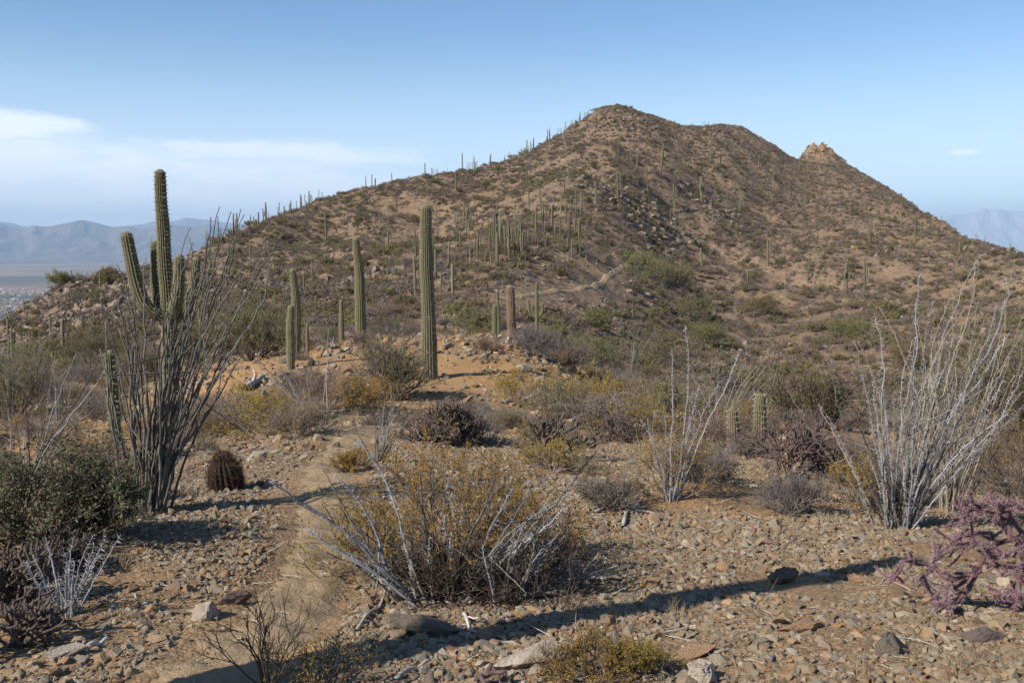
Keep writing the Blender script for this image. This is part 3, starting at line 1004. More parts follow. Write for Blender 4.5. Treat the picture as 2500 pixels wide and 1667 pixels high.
# crag pieces on the knob, the summit and the outcrops
BOULD = []
def outcrop(px, py, n, spread, smin, smax, base=16, nt=10, Yfix=None):
    g = ground_at(px, py) if Yfix is None else ground_Y(px, Yfix)
    X = g[0] + rng.normal(0, spread, n); Y = g[1] + rng.normal(0, spread * 1.3, n)
    S = np.exp(rng.uniform(math.log(smin), math.log(smax), n))
    add_set(X, Y, S, nt, base, .25, (.7, 1.2))

outcrop(1560, 490, 200, 11, .3, 1.3)
outcrop(1510, 500, 120, 9, .3, 1.0)
outcrop(1700, 478, 120, 7, .3, 1.4)
outcrop(1490, 292, 260, 11, .4, 1.3)
outcrop(1530, 305, 120, 11, .4, 1.2)
outcrop(1770, 330, 160, 11, .4, 1.3)
outcrop(2000, 505, 120, 12, .4, 1.2)
outcrop(2240, 560, 120, 14, .4, 1.4)
outcrop(2400, 625, 140, 9, .3, 1.0)
outcrop(1210, 850, 90, 1.3, .05, .24, 0, 16)
outcrop(1260, 868, 70, 1.2, .05, .22, 0, 16)
outcrop(1150, 840, 60, 1.2, .05, .24, 0, 16)
outcrop(940, 845, 90, 1.5, .05, .26, 0, 16)
outcrop(760, 850, 80, 1.6, .05, .28, 0, 16)
outcrop(620, 1120, 60, .5, .03, .09, 0, 16)
outcrop(700, 1095, 70, .6, .03, .09, 0, 16)
outcrop(480, 940, 50, .9, .05, .20, 0, 16)
outcrop(1180, 950, 80, 1.6, .04, .14, 0, 16)
outcrop(800, 700, 90, 5, .25, .9)
outcrop(900, 690, 70, 5, .25, .9)
outcrop(610, 700, 120, 6, .25, .9)
outcrop(560, 720, 80, 5, .25, .9)
for px, py, n in ((150, 730, 160), (250, 705, 200), (330, 690, 160), (200, 770, 160), (300, 760, 160), (380, 720, 120), (100, 770, 120), (420, 690, 80), (60, 830, 80)):
    outcrop(px, py, n, 5.5, .2, .95)
kn = np.array([knob[0], knob[1]])
X = kn[0] + rng.normal(0, 12, 900); Y = kn[1] + rng.normal(-6, 14, 900)
add_set(X, Y, np.exp(rng.uniform(math.log(.35), math.log(1.5), 900)), 6, 26, -.1, (.5, 1.1))
# templates must be things one can see: one visible piece of each shape
TPL = []
for k in range(16): TPL.append(STONES[k])
for k in range(10):
    g = ground_at(170 + 24 * k, 745 - (k % 3) * 18)
    s = [.7, .5, .9, .45, .6, 1.15, .5, .65, .8, .55][k]
    TPL.append(put('boulder', ROCK_M[k], (g[0], g[1], g[2] + s * .3), (.2 * k, .3, k), (s, s, s * .8), None))
    BOULD.append((TPL[-1], s))
for k in range(6):
    a = k * 1.1
    x, y = kn[0] - 12 + 5 * k, kn[1] - 22 + (k % 2) * 8
    TPL.append(put('crag', CRAG_M[k], (x, y, H(np.array([x]), np.array([y]))[0] + .2), (.3, .2 * k, k), (1.9, 1.6, 1.7), None))
    tag(TPL[-1], ['leftmost tan crag', 'tan crag second from the left', 'tan crag left of the middle', 'tan crag right of the middle', 'tan crag second from the right', 'rightmost tan crag'][k] + ' on the pale rocky knob behind the ridge', 'rock', 'tan crags on the rocky knob')
P_, R_, S2_, I_ = [np.concatenate(z) for z in zip(*sets)]
rub = scatter_stuff('rubble', P_, R_, S2_, I_, TPL, 'small broken stones strewn over the ground', parent=ground)

# labelled rocks
for k, (o, s) in enumerate(BOULD):
    tag(o, ['rounded brown boulder, largest on top of the rocky spur at left', 'low boulder at the left end of the rocky spur', 'wide boulder beside the largest one on the left spur', 'small boulder below the crest of the left spur',
            'brown boulder in the middle of the left spur', 'big tilted boulder left of the many-armed saguaro', 'small boulder close behind the many-armed saguaro', 'brown boulder just right of the many-armed saguaro top arms',
            'boulder where the left spur joins the hill', 'last boulder on the right end of the spur'][k], 'boulder', 'boulders on the left spur')

M_BIGROCK = stone_mat('fore_rock', [(0.42, 0.35, 0.25), (0.30, 0.24, 0.18), (0.36, 0.31, 0.25), (0.26, 0.17, 0.12)], 1.0, 9.0, .8)


def rock(px, py, size, label, seed, sxyz=(1, .8, .5), rz=0, mat=None, sink=.25):
    me = hull_stone(seed, 16, .9).copy()
    bm = bmesh.new(); bm.from_mesh(me)
    bmesh.ops.subdivide_edges(bm, edges=bm.edges[:], cuts=2, use_grid_fill=True)
    r = np.random.RandomState(seed)
    for v in bm.verts:
        v.co += Vector(r.normal(0, .03, 3))
    bm.to_mesh(me); bm.free()
    me.materials.clear(); me.materials.append(mat or M_BIGROCK)
    g = ground_at(px, py)
    o = put('rock', me, (g[0], g[1], g[2] + size * sxyz[2] * sink), (r.normal(0, .12), r.normal(0, .12), rz), (size * sxyz[0], size * sxyz[1], size * sxyz[2]))
    tag(o, label, 'rock')
    return o


M_PALE = stone_mat('pale_rock', [(0.56, 0.48, 0.38), (0.50, 0.42, 0.33)], 1.0, 8.0, .6)
M_RUST = stone_mat('rust_rock', [(0.50, 0.30, 0.16), (0.45, 0.27, 0.15)], 1.0, 8.0, .6)
M_DARKR = stone_mat('dark_rock', [(0.20, 0.13, 0.11), (0.17, 0.13, 0.12)], 1.0, 8.0, .6)
rock(1305, 1620, .16, 'flat pale pinkish rock lying in front of the long saguaro shadow', 301, (1.1, .8, .5), .4, M_PALE)
rock(1020, 1540, .20, 'large low grey slab half buried below the grey ocotillo', 402, (1.1, .95, .38), .2)
rock(1325, 1455, .17, 'rounded grey rock beside the dead twigs of the middle ocotillo', 303, (1.2, .8, .6), .5)
rock(1915, 1420, .10, 'purplish rock at the edge of the long shadow', 305, (1.1, .9, .8), .2, M_DARKR)
rock(1590, 1440, .085, 'upright orange-tan stone above the long shadow', 306, (.8, .8, .9), .2, M_RUST)
rock(1770, 1390, .08, 'orange-brown stone right of the shadow edge', 307, (1.1, .8, .7), .9, M_RUST)
rock(2105, 1418, .09, 'long tan stone close to the tip of the long shadow', 308, (1.2, .7, .55), .1, M_RUST)
rock(1960, 1535, .13, 'wide rusty slab among the stones at lower right', 309, (1.4, .8, .35), .5, M_RUST)
rock(503, 1508, .10, 'tan upright stone in the gravel left of the path', 310, (.9, .8, .9), .3, M_PALE)
rock(160, 1600, .10, 'pale broad rock in the gravel at lower left', 311, (1.1, .8, .45), .5, M_PALE)
rock(575, 1470, .09, 'dark split stone in the gravel left of the path', 312, (1.1, .7, .9), .5, M_DARKR)
rock(628, 1122, .11, 'tan rock beside the footpath behind the barrel cactus', 313, (1.1, .8, .8), .2, M_PALE)
rock(1715, 1655, .12, 'pale ridged rock at the bottom edge, lower right', 314, (1.0, .9, .7), 1.2, M_PALE)
rock(1235, 1245, .10, 'dark rock showing behind the twigs of the middle ocotillo', 315, (1.2, .8, .8), .4)
rock(1540, 1195, .12, 'dark brown rock among fallen branches right of the middle ocotillo', 316, (1.2, .8, .9), .1, M_DARKR)
rock(1690, 1600, .11, 'long rusty rock at lower right near the bottom', 317, (1.4, .7, .5), .6, M_RUST)
rock(2180, 1590, .11, 'bluish grey stone at lower right', 318, (1.1, .8, .6), .6)
rock(2400, 1560, .10, 'dark smooth stone near the right edge', 319, (1.3, .8, .6), .2, M_DARKR)
rock(1280, 905, .26, 'pale broken rock on the slope right of the central saguaro', 320, (1.1, .9, .9), .3, M_PALE)

# ------------------------------------------------------------------ saguaros
def ribbed(mb, P, R, ribs, depth=.10, per=4, mat=0, woolly=1.0, phase=0.0):
    P = np.asarray(P, float); k = len(P)
    R = np.asarray(R, float)
    T = nrm(np.gradient(P, axis=0))
    phi = np.linspace(0, pi / 2, 6)[1:]
    Pd = P[-1] + T[-1] * (R[-1] * np.sin(phi) * 1.15)[:, None]; Rd = R[-1] * np.cos(phi) + .002
    P = np.vstack([P, Pd]); R = np.concatenate([R, Rd])
    T = np.vstack([T, np.repeat(T[-1:], 5, 0)])
    n0 = np.array([1.0, 0, 0]); n0 = n0 if abs(T.mean(0)[0]) < .8 else np.array([0, 1.0, 0])
    Nn = nrm(n0[None] - (T @ n0)[:, None] * T); B = np.cross(T, Nn)
    m = ribs * per
    a = np.arange(m) * 2 * pi / m + phase
    rg = .5 + .5 * np.cos(np.arange(m) * 2 * pi / per)
    prof = 1 - depth + depth * 2 * rg ** .8
    fade = np.ones(len(R)); fade[-5:] = [1, .8, .6, .4, 0]
    Rm = R[:, None] * (1 + (prof[None] - 1) * fade[:, None])
    V = P[:, None] + Rm[..., None] * (np.cos(a)[None, :, None] * Nn[:, None] + np.sin(a)[None, :, None] * B[:, None])
    K = len(P)
    idx = np.arange(K * m).reshape(K, m)
    q = np.stack([idx[:-1], np.roll(idx, -1, 1)[:-1], np.roll(idx, -1, 1)[1:], idx[1:]], -1).reshape(-1, 4)
    wool = np.zeros(K); wool[-5:] = np.array([.35, .5, .6, .7, .7]) * woolly
    if K > 12: wool[-7:-5] = [.08 * woolly, .2 * woolly]
    att = np.maximum(rg[None] ** 2.2 * .85, wool[:, None])
    mb.add(V.reshape(-1, 3), q, mat, att.ravel())
    return P, R, T, Nn, B, a[rg > .9]


def spine_rows(mb, rng, fr, step, length, width, per=3, mat=0, att=.9):
    P, R, T, Nn, B, ra = fr
    s = np.concatenate(([0], np.cumsum(np.linalg.norm(np.diff(P, axis=0), axis=1))))
    q = np.arange(0, s[-1], step)
    C = np.stack([np.interp(q, s, P[:, i]) for i in range(3)], 1); r = np.interp(q, s, R)
    Nq = np.stack([np.interp(q, s, Nn[:, i]) for i in range(3)], 1); Bq = np.stack([np.interp(q, s, B[:, i]) for i in range(3)], 1)
    D = np.cos(ra)[None, :, None] * Nq[:, None] + np.sin(ra)[None, :, None] * Bq[:, None]
    O = C[:, None] + D * (r[:, None, None] * 1.09)
    O = np.repeat(O.reshape(-1, 3), per, 0); D = np.repeat(D.reshape(-1, 3), per, 0)
    D = nrm(D + rng.normal(0, .55, D.shape) + np.array([0, 0, .1]))
    spikes(mb, rng, O, D, length, width, mat, att)


def resample(P, k):
    P = np.asarray(P, float)
    s = np.concatenate(([0], np.cumsum(np.linalg.norm(np.diff(P, axis=0), axis=1))))
    q = np.linspace(0, s[-1], k)
    return np.stack([pchip1(s, P[:, i], q) for i in range(3)], 1)


def px_saguaro(label, axis, widths, Y, arms=(), ribs=18, k=60, mat=None, spines=True, woolly=.8, group='tall saguaros near the saddle', seed=1):
    """axis: picture points from the foot to the top of the trunk, widths in picture pixels, at Y metres"""
    rng = np.random.RandomState(seed)
    mat = mat or M_SAG
    s = Y / F
    Pw = np.array([at(px, py, Y) for px, py in axis])
    x, y = Pw[0, 0], Pw[0, 1]
    gz = H(np.array([x]), np.array([y]))[0]
    Pw = np.vstack([[Pw[0, 0], Pw[0, 1], gz - .15], Pw[Pw[:, 2] > gz + .05]])
    root = empty('saguaro', (x, y, gz))
    tag(root, label, 'saguaro', group)
    off = np.array([x, y, gz])
    dd_ = Pw[-1] - Pw[-2]; Pw[-1] -= nrm(dd_) * widths[-1] * s * .5 * 1.1
    w = np.interp(np.linspace(0, 1, k), np.linspace(0, 1, len(widths)), widths) * s * .5 * .90
    w = w * (1 + .055 * fbm(np.linspace(0, 14, k), np.full(k, seed * 3.1), 2))
    P = resample(Pw, k) - off
    P[:, :2] += (.18 * w.mean() * fbm(np.linspace(0, 4, k), np.full(k, seed + .5), 2))[:, None]
    mb = MB(); fr = ribbed(mb, P, w, ribs, woolly=woolly)
    trunk = mb.build('trunk', mat, root, smooth=True)
    if spines:
        sp = MB(); spine_rows(sp, rng, fr, .07, .045, .006, 3)
        tag(sp.build('spines', M_SPINE, trunk), kind='stuff')
    for (pts, wid, dy) in arms:
        A = np.array([at(px, py, Y + dy * min(1, i / 1.5)) for i, (px, py) in enumerate(pts)]) - off
        ka = 40
        A[-1] -= nrm(A[-1] - A[-2]) * wid * s * .45
        A = resample(A, ka)
        wa = np.interp(np.linspace(0, 1, ka), [0, .12, .5, 1], [wid * .72, wid * .92, wid, wid * .85]) * s * .5
        mb = MB(); fr = ribbed(mb, A, wa, max(ribs - 5, 8), woolly=woolly)
        arm = mb.build('arm', mat, root, smooth=True)
        if spines:
            sp = MB(); spine_rows(sp, rng, fr, .07, .04, .006, 3)
            tag(sp.build('spines', M_SPINE, arm), kind='stuff')
    return root


px_saguaro('tall saguaro with four upturned arms behind the left ocotillo', [(428, 1095), (420, 950), (413, 800), (403, 640), (396, 520), (391, 412)], [44, 42, 40, 38, 36, 33, 30, 26], 17.0,
           arms=[([(408, 778), (382, 768), (352, 742), (333, 692), (319, 628), (307, 566)], 31, -.15),
                 ([(400, 790), (386, 755), (381, 700), (379, 640), (379, 588)], 24, .22),
                 ([(412, 772), (425, 755), (434, 720), (437, 680), (438, 621)], 27, -.28),
                 ([(418, 785), (440, 774), (460, 735), (474, 690), (480, 628)], 23, .1)], ribs=18, k=90, seed=1)
px_saguaro('tall armless saguaro standing alone in the middle of the picture', [(1051, 935), (1047, 860), (1044, 740), (1041, 620), (1038, 498)], [38, 41, 40, 34, 33, 32, 31, 29, 27], 25.5, ribs=18, k=80, seed=2)
px_saguaro('slightly curved armless saguaro left of the central one', [(881, 826), (880, 740), (876, 660), (868, 579)], [20, 27, 26, 25, 21, 16], 36.0, ribs=16, k=60, seed=3)
px_saguaro('taller rear saguaro of the pair left of the centre', [(724, 876), (724, 800), (721, 720), (714, 655)], [17, 21, 22, 20, 15], 29.5, ribs=15, k=50, seed=4)
px_saguaro('shorter front saguaro of the pair left of the centre', [(711, 925), (710, 840), (710, 743)], [18, 21, 21, 17], 27.0, ribs=15, k=50, seed=5)
px_saguaro('thick brown corky saguaro on the knoll right of the centre', [(1251, 845), (1249, 770), (1246, 695)], [20, 22, 21, 19], 34.5, ribs=16, k=50, mat=M_SAGOLD, seed=6)
px_saguaro('short stout saguaro beside a thin one on the knoll', [(1208, 803), (1208, 742)], [13, 13, 12], 37.0, ribs=13, k=30, seed=7)
px_saguaro('thin saguaro rising behind the short stout one', [(1218, 802), (1214, 710)], [7, 7, 6], 40.0, ribs=10, k=30, spines=False, seed=8)
px_saguaro('trident saguaro with two curved arms right of the knoll', [(1311, 808), (1310, 740), (1310, 689)], [9, 9, 9, 7], 58.0,
           arms=[([(1309, 775), (1300, 772), (1292, 757), (1290, 729)], 6, 0), ([(1311, 775), (1318, 771), (1325, 757), (1325, 740)], 6, 0)], ribs=10, k=30, spines=False, seed=9)
px_saguaro('young pale-topped saguaro half hidden in the left ocotillo', [(282, 1077), (276, 960), (268, 853)], [27, 29, 27, 24], 12.0, ribs=16, k=50, seed=10)
px_saguaro('young bristly cactus column behind the purple cholla', [(1856, 1033), (1856, 958)], [32, 36, 34, 27], 13.0, ribs=16, k=30, seed=11, woolly=.3, group='young bristly saguaros')
px_saguaro('short bristly cactus left of the young bristly column', [(1790, 1060), (1788, 992)], [30, 34, 33, 25], 12.5, ribs=16, k=30, seed=12, woolly=.3, group='young bristly saguaros')
px_saguaro('small grey saguaro stump behind the curved armless saguaro', [(834, 792), (833, 731)], [10, 13, 12, 9], 41.0, ribs=12, k=20, mat=M_SAGOLD, spines=False, seed=13)
px_saguaro('dead brown saguaro post right of the pair', [(751, 862), (750, 788)], [8, 9, 9, 7], 31.0, ribs=9, k=20, mat=M_SAGOLD, spines=False, seed=14)
# the one outside the frame whose shadow lies across the stones in front
gx = (-2.95, 2.60)
g0 = H(np.array([gx[0]]), np.array([gx[1]]))[0]
rt = empty('saguaro', (gx[0], gx[1], g0)); tag(rt, 'tall saguaro beside the camera, outside the picture, throwing the long shadow', 'saguaro')
mb = MB(); P = np.stack([np.zeros(40), np.zeros(40), np.linspace(-.1, 4.55, 40)], 1)
ribbed(mb, P, np.interp(np.linspace(0, 1, 40), [0, .3, .8, 1], [.12, .15, .13, .10]), 18)
mb.build('trunk', M_SAG, rt, smooth=True)


def far_saguaro(seed, arms, h=1.0, r=.042):
    """a saguaro one metre tall, for scaling; seen from far off"""
    rng = np.random.RandomState(seed)
    mb = MB(); k = 9
    z = np.linspace(-.03, 1 - r, k)
    P = np.stack([np.cumsum(rng.normal(0, .003, k)), np.cumsum(rng.normal(0, .003, k)), z], 1)
    ribbed(mb, P, np.interp(np.linspace(0, 1, k), [0, .3, .7, 1], [r * .8, r, r * .95, r * .8]), 8, .12, 2)
    for i in range(arms):
        a = rng.uniform(0, 2 * pi); a = [0.2, pi + .1, 1.2, 4.1, 2.2, 5.2][i] + rng.normal(0, .25)
        z0 = rng.uniform(.3, .5); R_ = rng.uniform(.09, .13); top_ = rng.uniform(.55, .9)
        A = np.array([[0, 0, z0], [R_ * .6, 0, z0 + .005], [R_, 0, z0 + .07], [R_ * 1.05, 0, (z0 + top_) / 2], [R_ * 1.05, 0, max(top_, z0 + .16)]])
        A = resample(A, 8)
        A = np.stack([A[:, 0] * cos(a), A[:, 0] * sin(a), A[:, 2]], 1)
        ribbed(mb, A, np.full(8, r * .7), 7, .12, 2)
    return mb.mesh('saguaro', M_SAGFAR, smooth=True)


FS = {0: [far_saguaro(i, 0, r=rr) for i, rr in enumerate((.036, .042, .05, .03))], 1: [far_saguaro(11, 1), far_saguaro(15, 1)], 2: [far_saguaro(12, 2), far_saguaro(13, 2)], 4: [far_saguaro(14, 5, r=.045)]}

Z4 = lambda x, y, h, a=0: (1000 + x / 2.82, 230 + y / 2.82, h / 2.82, a)
Z3 = lambda x, y, h, a=0: (1668 + x / 2.82, 240 + y / 2.82, h / 2.82, a)
Z1 = lambda x, y, h, a=0: (x / 2.82, 380 + y / 2.82, h / 2.82, a)
Z2 = lambda x, y, h, a=0: (834 + x / 2.82, 480 + y / 2.82, h / 2.82, a)
L4 = [(365,520,115),(395,505,50),(405,505,45),(415,505,60),(430,505,60),(445,505,95),(463,510,55),(560,475,70),(166,575,60),(180,545,45),(194,545,55),(262,535,40),(320,670,120),(60,705,115),(625,590,90),(640,570,90),(675,665,100),
 (580,740,80),(635,725,60),(808,440,120),(855,400,100),(740,430,40),(770,430,50),(785,430,55),(797,430,65),(832,410,45),(950,420,125),(1045,330,90),(970,350,75),(985,345,60),(893,540,95),(808,620,130),(797,620,60,1),(825,835,220),
 (897,750,115),(1094,575,115),(1075,590,80),(1068,695,110),(1142,215,30),(1175,210,30),(1215,180,55),(1240,165,25),(1262,155,35),(1283,145,45),(1292,140,45),(1305,140,30),(1318,135,35),(1330,130,35),(1342,128,30),(1357,115,30),(1371,108,28),(1385,105,28),
 (1245,215,40),(1270,190,45),(1310,170,40),(1340,180,40),(1355,260,70),(1448,370,115),(1437,440,120),(1435,740,200,2),(1285,770,170),(1320,740,60),(1165,750,100),(1145,830,165),(995,800,100),(1018,800,90),(1057,770,50),(1077,880,130),(980,935,175),(940,840,100),(920,950,210),
 (875,1000,160),(865,940,170),(850,900,120),(770,1110,220),(755,990,90),(685,1130,260,1),(670,1010,100),(717,1100,60),(595,1160,250),(565,990,80),(535,1000,90),(545,1060,80),(490,1070,100),(465,1110,160),(487,1110,70),(520,1170,80),(515,1165,60),(410,1060,110),
 (425,1070,70),(420,1200,100),(343,1130,60),(350,1290,120),(297,1385,215),(213,1390,170),(233,1300,100),(240,1120,115),(265,1200,180),(310,1180,70,2),(183,1270,200),(40,1390,280),(45,1130,200,2),(198,990,100),(182,885,140),(325,970,150,2),(390,950,160),(405,940,180,1),
 (450,800,60),(460,880,70),(800,1220,145),(1115,1120,115),(1040,975,100),(1100,960,150,1),(1165,1000,140,2),(1225,900,60),(1290,1030,65),(1500,1110,70),(1610,770,110),(1640,700,150),(1630,600,100),(1565,525,130),(1620,585,90),(1730,530,230),(1745,470,90),(1825,440,80),
 (1828,820,210,2),(1797,860,70),(2010,750,200,4),(2075,440,120),(2140,495,90),(2025,520,80),(1895,515,80),(1888,510,60),(2275,800,130),(2183,780,60),(1855,1010,60),(2015,1210,60),(2330,1300,120),(1293,1420,90),(1540,1560,130),(1275,1510,80),(2085,880,90),(1910,400,60),(1890,240,35),(1918,240,35),(1948,240,40),
 (1985,300,70),(2016,240,50),(2033,240,50),(2057,240,50),(2092,235,35),(1125,370,70),(1240,350,50),(1335,620,80,1),(1310,620,60,2),(700,440,20),(710,440,25),(880,400,30),(920,370,45),(1000,330,50),(1065,270,40),(1100,260,30),(775,760,40),(1515,660,40),(1570,640,60),(1545,620,60),(1665,530,60),(1808,510,60),(1350,430,60),(1475,460,70),(1500,230,45),(1520,240,70),(1635,205,35),(1722,200,25)]
L3 = [(190,410,130),(255,470,90),(140,490,80),(10,490,90),(222,510,60),(620,570,110),(735,620,80),(800,500,130),(930,550,60),(1015,610,70),(390,785,140),(300,760,65),(400,615,60),(848,690,60),(830,755,60),(1230,775,150),(1150,800,100),(1340,820,70,2),(1417,800,80),(1280,1000,170,2),(1325,1000,80),
 (1410,900,60),(1505,940,110),(1600,920,110,1),(1595,1000,130),(1562,1090,130),(825,950,90),(580,1155,170,1),(855,1260,170,2),(1122,1340,205,4),(1250,1320,210,1),(443,1275,130),(130,1190,170),(835,1450,85),(1440,1560,60),(2248,1075,70),(1775,850,45),(2015,975,40,1),(2030,975,30),(2075,975,40),
 (1900,1090,90),(1820,1060,80),(2135,1165,70),(502,330,45),(518,340,50),(372,320,40),(292,360,70),(655,500,40),(885,520,50),(945,470,50),(1028,390,25),(1840,890,20),(1912,920,22),(1755,850,20),(1035,740,50),(1093,790,40),(1440,880,50),(1530,820,50),(1700,900,60),(490,700,50),(545,860,50),(205,860,60),(2020,1140,60),(1950,1140,60),(2240,1290,70),(2320,1240,60),(1745,1020,50),(440,1240,60),(995,860,50),(235,1020,40),(365,940,40)]
L1 = [(2100,350,85),(2110,370,60),(2118,370,50),(2148,340,65),(2142,360,50),(2235,330,55),(2228,330,50),(2005,400,85),(2042,380,65),(1993,400,60),(1963,480,130),(1838,480,130),(1853,520,120),(1866,470,50),(1780,510,115),(1750,500,80,1),(1520,595,100),(1527,600,60),(1425,655,130),(1472,620,70),(1402,650,50),(1625,555,110),(1605,555,90),(1590,560,60),
 (1722,740,135),(1848,680,90),(2245,560,180),(1575,730,110),(1560,940,200),(1550,850,120),(1612,800,80),(1207,680,60,1),(1008,810,100),(500,890,95),(445,900,75),(692,910,100),(170,1100,95),(213,1100,85),(655,1200,140),(432,1360,220),(348,1250,130),(213,1310,110),(57,1250,140,1),(85,1400,200,2),(57,1400,110),
 (130,1290,80),(1375,1190,210),(528,1210,60),(2155,930,200),(2065,870,100),(2090,970,170),(2300,830,80),(2255,840,50),(1960,1010,160),(1893,1070,140),(1800,1050,120),(1520,1060,150),(2170,1090,130),(1935,430,40),(2080,370,40),(2195,330,30),(1665,520,30),(785,1010,90),(450,1010,60),(400,1440,90),(335,1440,70),(1320,620,40),(250,1040,40)]
L2 = [(380,160,165),(262,210,120),(295,160,70),(110,170,110),(40,240,130),(240,250,60),(315,380,160),(293,330,100),(155,300,60),(213,330,80),(70,320,60),(315,610,120),(220,755,150,1),(155,570,60),(353,640,60),(405,720,60),(445,690,80),(437,560,50)]
SPOTS = [Z4(*v) for v in L4] + [Z3(*v) for v in L3] + [Z1(*v) for v in L1] + [Z2(*v) for v in L2]


def skydist(px):
    return float(np.interp(px, _s[:, 0], _s[:, 2]))


def ground_near(px, py):
    lim = skydist(px) * 1.03
    for dy in range(0, 80, 4):
        g = ground_at(px, py + dy)
        if g[1] < lim * .985:
            return g
        if g[1] < lim * 1.1:
            break
    return ground_Y(px, lim * .985)


LAND = [('the many-armed saguaro', 400, 700), ('the left ocotillo', 350, 1000), ('the barrel cactus', 555, 1150), ('the central saguaro', 1043, 720), ('the curved armless saguaro', 873, 700), ('the saguaro pair', 717, 790),
        ('the brown corky saguaro', 1248, 770), ('the trident saguaro', 1310, 750), ('the bend of the far path', 1480, 685), ('the left end of the far path', 1240, 725), ('the main summit', 1490, 275), ('the second crest', 1754, 310),
        ('the pale rocky knob', 1995, 375), ('the outcrop halfway up the hill', 1560, 490), ('the left rocky spur', 230, 710), ('the right ocotillo', 2200, 1050), ('the slender middle ocotillo', 1640, 1080), ('the green shrubs past the path', 1600, 690),
        ('the right skyline', 2300, 570), ('the left skyline', 700, 540), ('the dense saguaro stand', 1290, 560), ('the big cholla', 1075, 1010), ('the purple cholla', 1920, 1080), ('the fan-shaped far ocotillo', 1560, 840),
        ('the right edge', 2490, 860), ('the left edge', 10, 860), ('the gully on the right slope', 1900, 620), ('the middle of the left skyline', 960, 470), ('the big five-armed saguaro on the slope', 1713, 490), ('the candelabra saguaro on the right slope', 2066, 700)]
DIRS = ['right of', 'up and right of', 'above', 'up and left of', 'left of', 'down and left of', 'below', 'down and right of']
USED = {}


def place_words(px, py, k=0):
    d = sorted(LAND, key=lambda l: (l[1] - px) ** 2 + (l[2] - py) ** 2)[k]
    dx, dy = px - d[1], d[2] - py
    D = math.hypot(dx, dy)
    a = int(round(math.atan2(dy, dx) / (pi / 4))) % 8
    how = 'just ' if D < 45 else ('' if D < 110 else 'well ')
    return how + DIRS[a] + ' ' + d[0]


def unique_label(stem, px, py):
    for k in range(5):
        l = stem + ' ' + place_words(px, py, k)
        if len(l.split()) <= 16 and l not in USED:
            USED[l] = 1
            return l
    d = sorted(LAND, key=lambda l: (l[1] - px) ** 2 + (l[2] - py) ** 2)
    for a_, b_ in ((0, 1), (0, 2), (1, 2), (0, 3), (1, 3), (0, 4)):
        l = stem + ' between ' + d[a_][0] + ' and ' + d[b_][0]
        if l not in USED and len(l.split()) <= 16:
            USED[l] = 1
            return l
    return stem + ' ' + place_words(px, py, 0)


rng = np.random.RandomState(21)
nsag = 0
SAGPTS = []
for (px, py, h, arms) in SPOTS:
    g = ground_near(px, py)
    hh = h * math.hypot(g[0], g[1]) / F
    hh = min(max(hh, 1.2), 8.5)
    SAGPTS.append((g, hh, arms))
for i in range(60):                              # the line of them along the left skyline
    px = rng.uniform(560, 1480) if i % 2 else rng.uniform(1280, 1480)
    lim = skydist(px); Yq = lim * rng.uniform(.93, 1.0)
    g = ground_Y(px, Yq); SAGPTS.append((g, rng.uniform(2.2, 6.0), rng.choice([0, 0, 0, 0, 1])))
for i in range(34):                              # the band down the spine
    t_ = rng.uniform(0, 1); px = 1040 + 400 * t_ + rng.normal(0, 35); py = 690 - 190 * t_ + rng.normal(0, 22)
    g = ground_near(px, py); SAGPTS.append((g, rng.uniform(1.5, 4.2), rng.choice([0, 0, 0, 0, 1, 2])))
# a few more, thin on the right slope and thick in the stand below the left skyline
ex = []
while len(ex) < 45:
    px = rng.uniform(1080, 1450); py = rng.uniform(500, 700)
    if rng.rand() > math.exp(-((px - 1290) / 130) ** 2 - ((py - 590) / 50) ** 2): continue
    ex.append((px, py, rng.uniform(25, 55), rng.choice([0, 0, 0, 0, 1, 2])))
for v in ex:
    g = ground_near(v[0], v[1]); SAGPTS.append((g, min(max(v[2] * g[1] / F, 1.5), 6), v[3]))
ex = [(rng.uniform(450, 2350), rng.uniform(330, 800)) for _ in range(400)]
m_ = 0
for px, py in ex:
    yl = np.interp(px, _s[:, 0], _s[:, 1])
    if py < yl + 8 or m_ >= 0: continue
    g = ground_near(px, py)
    if g[1] < 90: continue
    SAGPTS.append((g, rng.uniform(1.5, 5.5), rng.choice([0, 0, 0, 0, 1, 2]))); m_ += 1
vis = seen(np.array([p[0] for p in SAGPTS]), 2.0)
rank = np.argsort([-(p[1] / math.hypot(p[0][0], p[0][1])) * v_ for p, v_ in zip(SAGPTS, vis)])
SAGPTS = [SAGPTS[k_] for k_ in rank if vis[k_]]
SAGREST = SAGPTS[283:]; SAGPTS = SAGPTS[:283]
SAGT = [m_ for key in (0, 1, 2, 4) for m_ in FS[key]]
SAGO = {}
for i, (g, hh, arms) in enumerate(SAGPTS):
    lst = FS[int(arms)]
    me = lst[i % len(lst)]
    d = math.hypot(g[0], g[1])
    fat = (.85 if hh < 4 else .70) * rng.uniform(.85, 1.15)
    o = put('saguaro', me, (g[0], g[1], g[2]), (rng.normal(0, .03), rng.normal(0, .03), rng.uniform(-.5, .5) if arms else rng.uniform(0, 6)), (hh * fat, hh * fat, hh))
    qx, qy = project(g)
    sz = 'very short' if hh < 2 else 'short' if hh < 3.2 else 'medium-height' if hh < 4.6 else 'tall'
    kind_ = {0: 'single-column', 1: 'one-armed', 2: 'two-armed', 4: 'many-armed'}[int(arms)]
    dist = 'nearby' if d < 100 else '' if d < 260 else 'tiny distant'
    tag(o, unique_label(' '.join((sz + ' ' + dist + ' ' + kind_ + ' saguaro').split()), float(qx[0]), float(qy[0])), 'saguaro', 'saguaros scattered over the hill')
    nsag += 1
    SAGO.setdefault(me.name, o)
tn = [m_ for m_ in SAGT if m_.name in SAGO]
